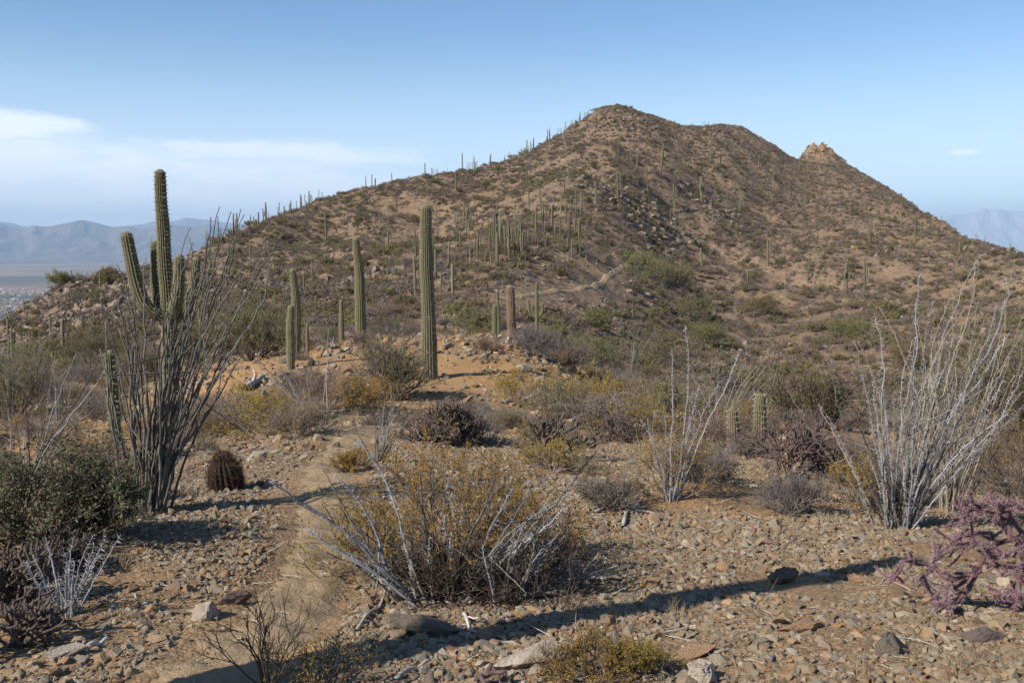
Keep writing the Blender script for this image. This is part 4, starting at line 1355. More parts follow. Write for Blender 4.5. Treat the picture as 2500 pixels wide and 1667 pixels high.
ix = [rng.choice([k_ for k_, m_ in enumerate(tn) if m_ in FS[int(p[2])]] or [0]) for p in SAGREST]
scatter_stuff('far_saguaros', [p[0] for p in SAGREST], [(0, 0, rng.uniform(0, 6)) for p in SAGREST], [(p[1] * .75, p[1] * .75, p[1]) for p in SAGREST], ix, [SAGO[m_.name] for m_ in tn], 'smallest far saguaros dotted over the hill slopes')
print('saguaros', nsag, len(SAGREST))

# ------------------------------------------------------------------ ocotillos
def bezier(p0, p1, p2, p3, k):
    t = np.linspace(0, 1, k)[:, None]
    return (1 - t) ** 3 * p0 + 3 * (1 - t) ** 2 * t * p1 + 3 * (1 - t) * t * t * p2 + t ** 3 * p3


def ocotillo(label, base, tips, Y=None, extra=10, r0=.013, mat=None, thorns=1.0, seed=1, k=20, spread=.10, bulge=.28, depth=.35, near=True, group=None, thick_tip=.32, minlen=.45):
    rng = np.random.RandomState(seed)
    g = ground_at(*base) if Y is None else ground_Y(base[0], Y)
    mats = mat if isinstance(mat, list) else [mat or M_OCO]
    root = empty('ocotillo', g); tag(root, label, 'ocotillo', group)
    ends = []
    for tp in tips:
        e = at(tp[0], tp[1], g[1]) - g
        L = np.linalg.norm(e)
        e2 = at(tp[0], tp[1], g[1] + rng.uniform(-depth, depth) * L) - g
        ends.append(e2)
    n0 = len(ends)
    for i in range(extra):
        a, b = rng.choice(n0, 2, replace=n0 < 2)
        f = rng.uniform(0, 1)
        e = (ends[a] * f + ends[b] * (1 - f)) * rng.uniform(minlen, 1.02)
        L = np.linalg.norm(e)
        e = e + rng.normal(0, .10, 3) * L * np.array([1, 1.6, .5])
        e[2] = abs(e[2])
        ends.append(e)
    for j, e in enumerate(ends):
        L = np.linalg.norm(e)
        out = nrm(np.array([e[0], e[1], 0.0]) + 1e-6)
        s0 = out * spread * rng.uniform(.2, 1.0) + rng.normal(0, spread * .3, 3) * np.array([1, 1, 0])
        s0[2] = -.04
        up = np.array([0, 0, 1.0])
        p1 = s0 + nrm(e * np.array([.8, .8, 1.0]) + up * L * bulge * 2.4 + rng.normal(0, .10, 3) * L) * L * .35
        p2 = e - nrm(e + rng.normal(0, .16, 3) * L - up * L * .05) * L * .33
        P = bezier(s0, p1, p2, e, k)
        wob = np.cumsum(rng.normal(0, 1, (k, 3)), axis=0)
        wob -= np.linspace(0, 1, k)[:, None] * wob[-1]
        P = P + wob * L * .0052 * np.linspace(0, 1, k)[:, None] ** .5 + rng.normal(0, .0016, (k, 3)) * L
        r = r0 * (.74 if near else .8) * rng.uniform(.7, 1.15) * np.interp(np.linspace(0, 1, k), [0, .1, .7, 1], [1.25, 1.0, .62, thick_tip])
        mb = MB()
        tubes(mb, P, r[None], 5 if near else 4, 0, rng.uniform(0, .5), cap=True)
        if rng.rand() < .3 and near:                                       # forked near the top
            i0 = rng.randint(int(k * .45), int(k * .8))
            d = nrm(P[i0 + 1] - P[i0] + rng.normal(0, .22, 3))
            Q = grow(rng, P[i0][None], d[None], L * (1 - i0 / k) * rng.uniform(.5, .9), 8, .05, .02)
            tubes(mb, Q, np.linspace(r[i0] * .8, r[-1] * .9, 8)[None], 4, 0, .2)
        if thorns > 0:
            m = int(L * 95 * thorns)
            O, D, T = on_tubes(rng, P[None], r[None], m)
            keep = rng.rand(len(O)) < np.interp(np.linspace(0, 1, len(O)), [0, 1], [1, 1])
            spikes(mb, rng, O, nrm(D + .35 * T + rng.normal(0, .2, D.shape)), .025, .0026, 0, .9)
        mb.build('stem', mats[j % len(mats)], root)
    return root


z5 = lambda L: [(1668 + x / 2.82, 600 + y / 2.82) for x, y in L]
z1b = lambda L: [(x / 2.82, 800 + y / 2.82) for x, y in L]
z1a = lambda L: [(x / 2.82, 380 + y / 2.82) for x, y in L]
z2b = lambda L: [(834 + x / 2.82, 780 + y / 2.82) for x, y in L]
z0b = lambda L: [(x / 2.765, 1100 + y / 2.765) for x, y in L]
zcb = lambda L: [(834 + x / 2.765, 1100 + y / 2.765) for x, y in L]
ocotillo('big dark-based ocotillo in front of the many-armed saguaro', (360, 1250),
         z1a([(1515, 350), (1500, 420), (1660, 365), (1684, 405), (1590, 385), (1975, 465), (1970, 520), (1450, 425), (1300, 565), (860, 910), (930, 935), (800, 740), (770, 920), (1475, 660), (1880, 700), (1620, 480), (1330, 600), (1440, 560)])
         + [(245, 730), (258, 780), (243, 850), (262, 905), (330, 720), (300, 760), (350, 640), (420, 690), (455, 720), (500, 700), (535, 640), (600, 850), (570, 760)], extra=34, r0=.0155, mat=[M_OCO], thorns=.3, seed=3, k=26, spread=.11, bulge=.38, depth=.3, minlen=.5)
ocotillo('wide pale thorny ocotillo on the right', (2185, 1290),
         z5([(2050, 60), (2010, 140), (1635, 185), (2215, 150), (2225, 215), (1200, 650), (1175, 655), (1015, 790), (1350, 870), (735, 1010), (925, 1095), (2180, 510), (2245, 600), (2340, 570), (2340, 860), (2285, 1150), (2080, 1110), (1840, 340), (1720, 380), (2020, 780), (1580, 640), (1950, 420), (1300, 930)]),
         extra=48, r0=.0100, mat=[M_OCOWHITE, M_OCOTAN, M_OCOWHITE, M_OCO], thorns=1.8, seed=4, k=24, spread=.09, bulge=.10, depth=.3, minlen=.5)
ocotillo('second pale ocotillo close behind the wide right one', (2330, 1235),
         z5([(2265, 150), (2265, 380), (2340, 480), (2090, 170), (1900, 240), (1800, 380), (2330, 700), (2200, 560), (1730, 480), (1700, 620), (2340, 1000)]), Y=9.0, extra=30, r0=.0095, mat=[M_OCOTAN, M_OCO], thorns=.9, seed=5, k=22, spread=.09, bulge=.14, depth=.3)
ocotillo('slender pale ocotillo rising from an orange bush right of the middle', (1640, 1225), [(1639, 852), (1674, 797), (1804, 862), (1720, 1025), (1566, 1025), (1600, 1000), (1760, 930), (1690, 960), (1620, 990)], extra=7, r0=.0085, mat=M_OCOWHITE, thorns=1.5, seed=26, spread=.05, bulge=.2, depth=.25)
ocotillo('low sprawling grey ocotillo in the middle foreground', (1075, 1470), [(656, 1175), (783, 1132), (872, 1076), (1026, 1148), (1095, 1164), (1212, 1137), (1254, 1190), (1456, 1105), (1408, 1201), (1323, 1170), (1387, 1228), (690, 1205), (1382, 1262), (1340, 1240), (1048, 1310), (800, 1330), (740, 1290)],
         extra=10, r0=.0135, mat=[M_OCOWHITE, M_OCO], thorns=2.2, seed=7, k=24, spread=.14, bulge=.10, depth=.3)
ocotillo('upright short ocotillo stems right of the sprawling one', (1225, 1470), [(1387, 1225), (1300, 1250), (1390, 1290), (1330, 1330), (1260, 1290), (1180, 1330)], extra=6, r0=.011, mat=[M_OCO, M_OCOWHITE], thorns=1.5, seed=8, spread=.06, bulge=.1)
ocotillo('small curved ocotillo beside the footpath', (919, 1128), z2b([(240, 555), (370, 545), (365, 575), (430, 630), (490, 660), (440, 730), (300, 560), (80, 700), (350, 610), (210, 600)]), extra=8, r0=.009, mat=[M_OCOWHITE, M_OCO], thorns=1.0, seed=9, spread=.05, bulge=.3)
ocotillo('small bristly ocotillo at the lower left', (154, 1500), z0b([(310, 585), (715, 525), (815, 565), (500, 575), (155, 740), (690, 780), (180, 740), (640, 560), (600, 690), (440, 690), (240, 800), (690, 690)]), extra=12, r0=.008, mat=[M_OCOWHITE], thorns=1.8, seed=10, spread=.05, bulge=.25)
ocotillo('leaning ocotillo at the left edge behind the dark bush', (50, 1190), [(66, 920), (262, 892), (245, 871), (188, 860), (209, 1027), (2, 1108), (230, 998), (20, 1000), (30, 960), (130, 900), (220, 930)], Y=9.5, extra=8, r0=.013, mat=[M_OCO, M_OCOWHITE], thorns=.5, seed=11, spread=.08, bulge=.35)
ocotillo('fan-shaped slender ocotillo beyond the knoll', (1543, 913), [(1543, 757), (1589, 760), (1612, 765), (1620, 781), (1600, 852), (1530, 765), (1560, 770), (1602, 790), (1575, 762), (1590, 800)], extra=12, r0=.017, mat=[M_OCOTAN, M_OCO], thorns=.1, seed=12, spread=.16, bulge=.3, near=False)
ocotillo('dark ocotillo below the saguaro pair', (770, 1025), z1b([(1725, 140), (1930, 180), (2080, 40), (2300, 60), (2340, 440), (1850, 190), (2150, 150), (2260, 0), (2345, 250), (1780, 300)]), Y=15, extra=10, r0=.013, mat=[M_OCO, M_OCOWHITE], thorns=.3, seed=13, spread=.12, bulge=.2)
ocotillo('thin-stemmed ocotillo behind the young bristly cacti', (1757, 985), z5([(600, 700), (440, 700), (550, 780), (500, 740), (640, 880), (90, 720), (200, 740), (240, 760), (560, 830)]), Y=18, extra=16, r0=.010, mat=[M_OCOTAN, M_OCO], thorns=.1, seed=14, spread=.12, bulge=.2, near=False)
ocotillo('second thin-stemmed ocotillo leaning right beside the young bristly column', (1860, 975), z5([(700, 850), (660, 900), (740, 880), (620, 800), (680, 780)]), Y=20, extra=14, r0=.010, mat=[M_OCOTAN, M_OCO], thorns=.1, seed=15, spread=.12, bulge=.2, near=False)
ocotillo('pale bare ocotillo left of the young half-hidden saguaro', (138, 955), z1b([(250, 200), (330, 200), (550, 170), (430, 200), (350, 180), (490, 190), (280, 250), (540, 250)]), Y=24, extra=10, r0=.012, mat=[M_OCOWHITE, M_OCO], thorns=.1, seed=16, spread=.12, bulge=.2, near=False)
ocotillo('small dark ocotillo right of the big cholla', (1200, 1072), z2b([(950, 640), (1130, 660), (1080, 640), (1010, 620), (1150, 700), (920, 680)]), extra=8, r0=.008, mat=[M_OCO, M_OCOTAN], thorns=.4, seed=17, spread=.05, bulge=.2)

# ------------------------------------------------------------------ chollas
def cholla_mesh(rng, R, n0=5, levels=4, r0=.02, bend=.16, upb=.05, ang=.9, dirs=None, m=(3, 3, 2), lens=(.42, .30, .22, .15), spine=True, ksp=26):
    mb = MB(); sp = MB()
    if dirs is None:
        a = rng.uniform(0, 2 * pi, n0); e = rng.uniform(.35, 1.3, n0)
        d = np.stack([np.cos(a) * np.cos(e), np.sin(a) * np.cos(e), np.sin(e)], 1)
    else:
        d = np.asarray(dirs, float)
    o = np.concatenate([rng.normal(0, .03, (len(d), 2)) * R, np.full((len(d), 1), -.02)], 1)
    r = r0 * .62
    for lv in range(levels):
        L = R * lens[lv] * rng.uniform(.7, 1.25, len(o))
        P = grow(rng, o, d, L, 6, bend, upb)
        rr = r * (1 + rng.normal(0, .07, (len(o), 6))) * np.linspace(1.05, .82, 6)
        rr[:, -1] *= .6
        tubes(mb, P, rr, 6, 0, 0, cap=True)
        if spine:
            O, D, T = on_tubes(rng, P, rr, ksp)
            spikes(sp, rng, O, nrm(D + .3 * T), r * .95, r * .14, 0, 1.0)
        if lv < levels - 1:
            o, d, _ = shoots(rng, P, m[lv], .45, 1.0, ang, .12)
            r *= .88
    return mb, sp


def cholla(label, base, R, mat, Y=None, seed=1, parts=True, group=None, **kw):
    rng = np.random.RandomState(seed)
    g = ground_at(*base) if Y is None else ground_Y(base[0], Y)
    mb, sp = cholla_mesh(rng, R, **kw)
    o = mb.build('cholla', mat); o.location = g
    tag(o, label, 'cholla cactus', group)
    if sp.n:
        tag(sp.build('spines', mat, o), kind='stuff')
    return o


cholla('large tangled brown cholla below the central saguaro', (1085, 1082), .72, M_CHOLLA, seed=31, n0=9, r0=.019, m=(5, 4, 3), levels=4)
cholla('second stem clump of brown cholla left in the big tangle', (1060, 1078), .55, M_CHOLLA, seed=32, n0=6, r0=.017, m=(4, 4, 3), levels=4)
cholla('open brown cholla with a drooping branch right of the big one', (1348, 1130), .80, M_CHOLLA, seed=33, n0=7, r0=.018, m=(3, 3, 3), levels=4, ang=.8)
cholla('purple-brown cholla left of the wide pale ocotillo', (1925, 1172), .92, M_CHOLPURP, seed=34, n0=8, r0=.013, m=(4, 3, 3), levels=4)
cholla('smaller purple-brown cholla against the right ocotillo', (2010, 1165), .55, M_CHOLPURP, seed=35, n0=8, r0=.013, m=(4, 3, 3), levels=4)
cholla('thin purple cholla behind the slender middle ocotillo', (1500, 1075), .6, M_CHOLPURP, seed=36, n0=7, r0=.011, m=(4, 4, 3), levels=4)
cholla('brown cholla tangle on the slope behind the open cholla', (1360, 985), .8, M_CHOLLA, seed=37, n0=7, r0=.02, m=(3, 3, 3), levels=4)
cholla('brown cholla with reaching arms far right of the big one', (1455, 940), .9, M_CHOLLA, seed=38, n0=6, r0=.022, m=(3, 3, 2), levels=4)
cholla('thin dark cholla on the orange bank behind the barrel cactus', (610, 1030), .7, M_CHOLLA, seed=39, n0=7, r0=.014, m=(4, 3, 3), levels=4)
cholla('dead greyish cholla tangle at the left edge below the dark bush', (60, 1470), .42, M_CHOLLA, seed=40, n0=10, r0=.015, m=(4, 3, 3), levels=4)
cholla('dry pale-jointed cholla beside the small bristly ocotillo', (20, 1580), .38, M_CHOLLA, seed=41, n0=9, r0=.014, m=(4, 3, 2), levels=4)
cholla('low cholla between the dark bush and the small bristly ocotillo', (150, 1400), .34, M_CHOLLA, seed=42, n0=8, r0=.012, m=(4, 3, 3), levels=4)
cholla('fallen brownish cholla joints at the bottom edge', (1130, 1675), .22, M_CHOLPURP, seed=43, r0=.02, dirs=[(1, .1, .12), (-1, -.1, .25), (.6, .3, .3)], m=(2, 2, 1), levels=3, lens=(.6, .35, .25, .2), upb=.0)
cholla('thin twisted young cholla in the gravel at lower right', (1900, 1345), .20, M_CHOLLA, seed=44, r0=.008, dirs=[(-.3, .1, 1), (.3, 0, 1)], m=(2, 1, 1), levels=3, lens=(.8, .4, .3, .2), bend=.3)

# the pink cholla that leans in from the right edge
rng = np.random.RandomState(51)
gp = ground_at(2495, 1500)
rootp = empty('cholla', gp); tag(rootp, 'pink-purple cholla leaning in at the right edge', 'cholla cactus')
mb = MB(); sp = MB()
z3b = lambda L: [(1668 + x / 2.765, 1100 + y / 2.765) for x, y in L]
LIMBS = [([(2380, 960), (2290, 590), (2100, 640), (2000, 800), (1830, 920)], .021), ([(2010, 800), (1800, 880), (1690, 790), (1490, 740), (1385, 880)], .016), ([(2100, 640), (2080, 560), (1900, 560), (1790, 640)], .015),
         ([(2340, 700), (2250, 500), (2050, 400), (1960, 360)], .018), ([(2050, 400), (1900, 480), (1880, 400)], .012), ([(1690, 790), (1640, 850), (1690, 1010)], .012), ([(1800, 880), (1770, 980), (1790, 1050)], .012),
         ([(2000, 800), (1930, 930), (1830, 1000)], .014), ([(2400, 500), (2300, 400), (2200, 360), (2080, 350)], .018), ([(2360, 640), (2200, 560), (2150, 480), (2120, 420)], .016), ([(2400, 900), (2260, 860), (2150, 760)], .016),
         ([(2390, 1000), (2250, 960), (2140, 965)], .013), ([(2400, 1080), (2290, 1100), (2240, 1020)], .013), ([(1690, 790), (1700, 720), (1740, 700)], .011), ([(2100, 640), (1950, 620), (1850, 640)], .013), ([(2320, 640), (2180, 700), (2060, 720)], .014), ([(2400, 760), (2300, 760), (2200, 800)], .015)]
for L, r in LIMBS:
    pts = z3b(L)
    d0 = rng.uniform(-.12, .12)
    A = np.array([at(x, y, gp[1] + d0 + .03 * i * (-1) ** i) for i, (x, y) in enumerate(pts)]) - gp
    A = resample(A, 16)
    A += rng.normal(0, .0035, A.shape)
    rr = r * .6 * (1 + rng.normal(0, .07, 16)) * np.linspace(1.0, .8, 16); rr[-1] *= .5
    tubes(mb, A[None], rr[None], 7, 0, 0, cap=True)
    O, D, T = on_tubes(rng, A[None], rr[None], 520)
    spikes(sp, rng, O, nrm(D + .5 * T + rng.normal(0, .3, D.shape)), .022, .0026, 0, 1.0)
    o_, d_2, _ = shoots(rng, A[None], 8, .1, .98, .75, .1)
    Q = grow(rng, o_, d_2, rng.uniform(.05, .16, 8), 7, .12, .04)
    rq = np.full((8, 7), r * .40); rq[:, -1] *= .5
    tubes(mb, Q, rq, 6, 0, 0, cap=True)
    O, D, T = on_tubes(rng, Q, rq, 90)
    spikes(sp, rng, O, nrm(D + .5 * T + rng.normal(0, .3, D.shape)), .016, .0026, 0, 1.0)
tr = MB(); P = resample([(0.02, 0, -.05), (.05, .0, .15), (.0, 0, .3), (-.02, 0, .42)], 10); tubes(tr, P[None], np.linspace(.035, .022, 10)[None], 8)
tr.build('trunk', M_CHOLPINK, rootp)
br = mb.build('branches', M_CHOLPINK, rootp)
tag(sp.build('spines', M_CHOLPINK, br), kind='stuff')

# ------------------------------------------------------------------ barrel cactus
rng = np.random.RandomState(61)
gb = ground_at(556, 1200)
bs = gb[1] / F
rb = empty('barrel_cactus', gb); tag(rb, 'dark reddish barrel cactus with dense hooked spines beside the path', 'barrel cactus')
mb = MB(); k = 26
ph = np.linspace(0, 1, k)
hb = 104 * bs; rbm = 38 * bs
rr = rbm * np.interp(ph, [0, .1, .25, .45, .7, .85, .93, 1], [.74, .88, .97, 1.0, .95, .84, .72, .55])
P = np.stack([-.1 * hb * ph + .0 * ph, np.zeros(k), -.03 + ph * (hb * .84)], 1)
fr = ribbed(mb, P, rr, 20, .12, 4, woolly=.2)
body = mb.build('body', M_BARREL, rb, smooth=True)
sp = MB(); spine_rows(sp, rng, fr, .012, .045, .0032, 5, 0, 1)
tag(sp.build('spines', M_SPINERED, body), kind='stuff')


# ------------------------------------------------------------------ shrubs
def shrub_mesh(seed, R=1.0, Hh=1.0, n0=18, m1=4, m2=3, r0=.012, leaf=.02, nl=6, quad=False, spread=(.25, 1.35), wob=.12, up=.08, leaf_t=.25, aspect=.5, lens=(.75, .42, .26), mats=None, l3=True, r_min=.0016, twig_leaf=True, radial=False):
    """branches and leaves of one bush, R across and Hh high; returns two builders"""
    rng = np.random.RandomState(seed)
    br = MB(); lf = MB()
    a = rng.uniform(0, 2 * pi, n0); e = rng.uniform(*spread, n0)
    d = np.stack([np.cos(a) * np.cos(e) * R, np.sin(a) * np.cos(e) * R, np.sin(e) * Hh], 1)
    S = np.linalg.norm(d, axis=1)
    o = np.stack([np.cos(a) * .06 * R, np.sin(a) * .06 * R, np.full(n0, -.03 * Hh)], 1)
    P = grow(rng, o, d, S * lens[0] * rng.uniform(.7, 1.15, n0), 6, wob, up)
    tubes(br, P, np.linspace(r0, r0 * .55, 6)[None], 4)
    o, dd, par = shoots(rng, P, m1, .3, 1.0, .65, .1)
    Q = grow(rng, o, dd, S[par] * lens[1] * rng.uniform(.6, 1.2, len(o)), 5, wob * 1.2, up)
    tubes(br, Q, np.linspace(r0 * .5, r0 * .3, 5)[None], 3)
    W = Q
    if l3:
        o, dd, p2 = shoots(rng, Q, m2, .25, 1.0, .7, .05)
        W = grow(rng, o, dd, S[par[p2]] * lens[2] * rng.uniform(.6, 1.2, len(o)), 4, wob * 1.3, up * .6)
        tubes(br, W, np.linspace(max(r0 * .28, r_min), max(r0 * .12, r_min * .6), 4)[None], 3)
    if nl > 0:
        n, k, _ = W.shape
        t = rng.uniform(leaf_t, 1.02, (n, nl)) * (k - 1)
        i = np.minimum(t.astype(int), k - 2); f = np.clip(t - i, 0, 1.1)[..., None]
        ar = np.arange(n)[:, None]
        C = (W[ar, i] * (1 - f) + W[ar, i + 1] * f).reshape(-1, 3) + rng.normal(0, leaf * .45, (n * nl, 3))
        C = C[C[:, 2] > .01]
        leaf_faces(lf, rng, C, leaf, aspect, 0, quad)
    return br, lf


def bush(name, label, cat, base, R, Hh, mats, Y=None, seed=1, group=None, **kw):
    g = ground_at(*base) if Y is None else ground_Y(base[0], Y)
    br, lf = shrub_mesh(seed, R, Hh, **kw)
    o = br.build(name, mats[0]); o.location = g; tag(o, label, cat, group)
    if lf.n:
        tag(lf.build('foliage', mats[1], o), kind='stuff')
    return o


CRE = dict(r0=.0065, leaf=.013, nl=12, wob=.16, up=.05, m1=5, m2=5, n0=18, aspect=.6, r_min=.0012, leaf_t=.45)
bush('creosote_bush', 'wide orange-olive bush spreading behind the sprawling grey ocotillo', 'bush', (1120, 1400), .92, .86, [M_TWIG, M_CREO], seed=101, **dict(CRE, n0=22, nl=22, leaf=.014))
bush('creosote_bush', 'orange-olive bush at the right side of the sprawling ocotillo', 'bush', (1330, 1370), .55, .45, [M_TWIG, M_CREO], seed=102, **CRE)
bush('creosote_bush', 'orange-olive bush at the left side of the sprawling ocotillo', 'bush', (930, 1400), .50, .50, [M_TWIG, M_CREO], seed=103, **CRE)
bush('creosote_bush', 'low orange bush at the bottom edge right of the middle', 'bush', (1440, 1660), .26, .16, [M_TWIGDARK, M_CREO], seed=104, **dict(CRE, leaf=.008, r0=.004, nl=12))
bush('creosote_bush', 'second low orange bush at the bottom edge, right of the first', 'bush', (1560, 1640), .18, .12, [M_TWIGDARK, M_CREO], seed=105, **dict(CRE, leaf=.008, r0=.004, nl=10))
bush('creosote_bush', 'thin dark-twigged bush at the bottom edge right of the path', 'bush', (650, 1690), .20, .42, [M_TWIGDARK, M_CREO], seed=106, n0=9, m1=4, m2=3, r0=.005, leaf=.008, nl=4, spread=(.9, 1.5), wob=.2)
bush('creosote_bush', 'sparse bush at the bottom left of the shadow', 'bush', (790, 1690), .28, .22, [M_TWIGDARK, M_CREO], seed=107, n0=14, m1=4, m2=3, r0=.004, leaf=.009, nl=5, wob=.2)
bush('creosote_bush', 'orange bush round the foot of the slender middle ocotillo', 'bush', (1640, 1215), .50, .62, [M_TWIG, M_CREO], seed=108, **CRE)
bush('creosote_bush', 'orange-tinted bush left of the wide pale ocotillo foot', 'bush', (2080, 1230), .38, .40, [M_TWIG, M_CREO], seed=109, **CRE)
bush('creosote_bush', 'large olive-orange bush at the right edge', 'bush', (2470, 1215), .95, .95, [M_TWIG, M_CREO], seed=110, **dict(CRE, n0=34))
bush('creosote_bush', 'orange bush at the left edge beyond the dark bush', 'bush', (190, 1130), .75, .55, [M_TWIG, M_CREO], Y=11, seed=111, **CRE)
bush('creosote_bush', 'olive bush left of the big cholla near the path', 'bush', (870, 985), .95, .75, [M_TWIG, M_CREO], Y=20.0, seed=112, **dict(CRE, leaf=.03))
bush('creosote_bush', 'orange-olive bush behind the barrel cactus', 'bush', (630, 1055), .9, .55, [M_TWIG, M_CREO], seed=113, **dict(CRE, leaf=.022))
bush('creosote_bush', 'olive bush between the big cholla and the open cholla', 'bush', (1270, 990), 1.1, .8, [M_TWIG, M_CREO], seed=114, **dict(CRE, leaf=.028))
bush('creosote_bush', 'orange-olive bush above the open cholla', 'bush', (1440, 1010), 1.2, .85, [M_TWIG, M_CREO], seed=115, **dict(CRE, leaf=.03))
bush('creosote_bush', 'low orange bush in front of the open cholla', 'bush', (1350, 1150), .5, .3, [M_TWIG, M_CREO], seed=116, **CRE)
bush('creosote_bush', 'low orange bush between the footpath and the small ocotillo', 'bush', (850, 1150), .32, .16, [M_TWIG, M_CREO], seed=117, **CRE)
bush('creosote_bush', 'orange-olive bush behind the slender middle ocotillo', 'bush', (1560, 1065), .9, .7, [M_TWIG, M_CREO], seed=118, **dict(CRE, leaf=.022))
bush('jojoba_bush', 'dense dark green leafy bush at the left edge', 'bush', (130, 1330), .62, .60, [M_TWIGDARK, M_JOJO], seed=120, n0=40, m1=6, m2=5, r0=.008, leaf=.022, nl=11, quad=True, aspect=.55, spread=(.15, 1.4))
bush('jojoba_bush', 'dark green leafy bush left of the ocotillo foot', 'bush', (235, 1300), .40, .40, [M_TWIGDARK, M_JOJO], seed=121, n0=26, m1=5, m2=5, r0=.007, leaf=.020, nl=10, quad=True, aspect=.55)
PVK = dict(r0=.022, leaf=.05, nl=12, wob=.13, up=.09, m1=6, m2=5, n0=22, aspect=.16, lens=(.8, .5, .34))
for i, (px, py, R, Hh, lab) in enumerate([
        (615, 880, 1.7, 1.7, 'rounded green palo verde bush left of the saguaro pair'), (955, 975, .95, 1.25, 'airy green bush overlapping the foot of the central saguaro'),
        (1150, 810, 1.6, 1.3, 'yellow-green bush on the knoll right of the central saguaro'), (2010, 1050, 1.2, 1.0, 'green bush behind the wide pale ocotillo'),
        (35, 1020, 2.0, 1.9, 'broad green bush at the left edge'), (220, 900, 3.2, 2.4, 'green palo verde below the left rocky spur'), (1462, 810, 1.7, 1.5, 'green bush right of the trident saguaro'),
        (1590, 705, 3.6, 2.2, 'wide green shrub just past the bend of the far path'), (1553, 655, 2.6, 1.6, 'yellow-green shrub at the top bend of the far path'), (1650, 700, 2.4, 1.8, 'green shrub right of the wide one past the far path'),
        (1440, 890, 1.6, 1.1, 'olive bush left of the fan-shaped ocotillo'), (1610, 900, 2.0, 1.5, 'green bush right of the fan-shaped ocotillo'), (2455, 1120, 1.7, 1.7, 'tall olive bush at the right edge'),
        (1685, 780, 2.4, 1.7, 'green bush on the gully side below the far path'), (1360, 830, 1.2, .9, 'small olive bush right of the trident saguaro foot'), (495, 880, 1.5, 1.5, 'green bush right of the many-armed saguaro'),
        (1730, 850, 2.2, 1.6, 'olive bush in the gully right of the fan-shaped ocotillo'), (1860, 770, 2.3, 1.6, 'olive bush low on the right slope'), (100, 880, 2.2, 1.6, 'olive bush on the left slope under the spur'),
        (340, 940, 1.4, 1.2, 'green bush behind the left ocotillo'), (150, 700, 2.0, 1.8, 'green bush on top of the left rocky spur'), (262, 690, 1.9, 1.7, 'second green bush on top of the left rocky spur'),
        (2080, 830, 2.0, 1.5, 'olive bush on the lower right slope'), (2230, 900, 1.8, 1.4, 'olive bush behind the wide pale ocotillo stems')]):
    if px > 1400 and py < 950: R, Hh = R * (1.2 if px < 1560 else 1.75), Hh * (1.2 if px < 1560 else 1.75)
    g = ground_at(px, py)
    lf_ = .035 + .0011 * g[1]
    bush('palo_verde', lab, 'bush', (px, py), R, Hh, [M_TWIGDARK if i % 3 == 0 else M_TWIG, [M_PALO, M_OLIVE][i % 2]], seed=130 + i, **dict(PVK, leaf=lf_, nl=12 if g[1] < 60 else 9, aspect=.22 if g[1] < 60 else .4))
bush('dry_bush', 'dense dark twigs at the heart of the sprawling grey ocotillo', 'dry bush', (1085, 1462), .42, .36, [M_TWIGDARK, M_TWIG], seed=160, n0=30, m1=6, m2=4, r0=.008, leaf=.012, nl=0, wob=.2, r_min=.0025)
bush('dry_bush', 'flat fan of dead grey twigs spreading right of the sprawling ocotillo', 'dry bush', (1250, 1450), .60, .26, [M_TWIGDARK, M_TWIG], seed=161, n0=34, m1=6, m2=4, r0=.007, leaf=.012, nl=0, wob=.22, r_min=.0025, spread=(.05, 1.0))
bush('dry_bush', 'dark twigs crowded under the wide pale ocotillo', 'dry bush', (2180, 1282), .34, .42, [M_TWIGDARK, M_TWIG], seed=162, n0=40, m1=5, m2=4, r0=.006, leaf=.012, nl=0, wob=.15, r_min=.002, spread=(.6, 1.45))
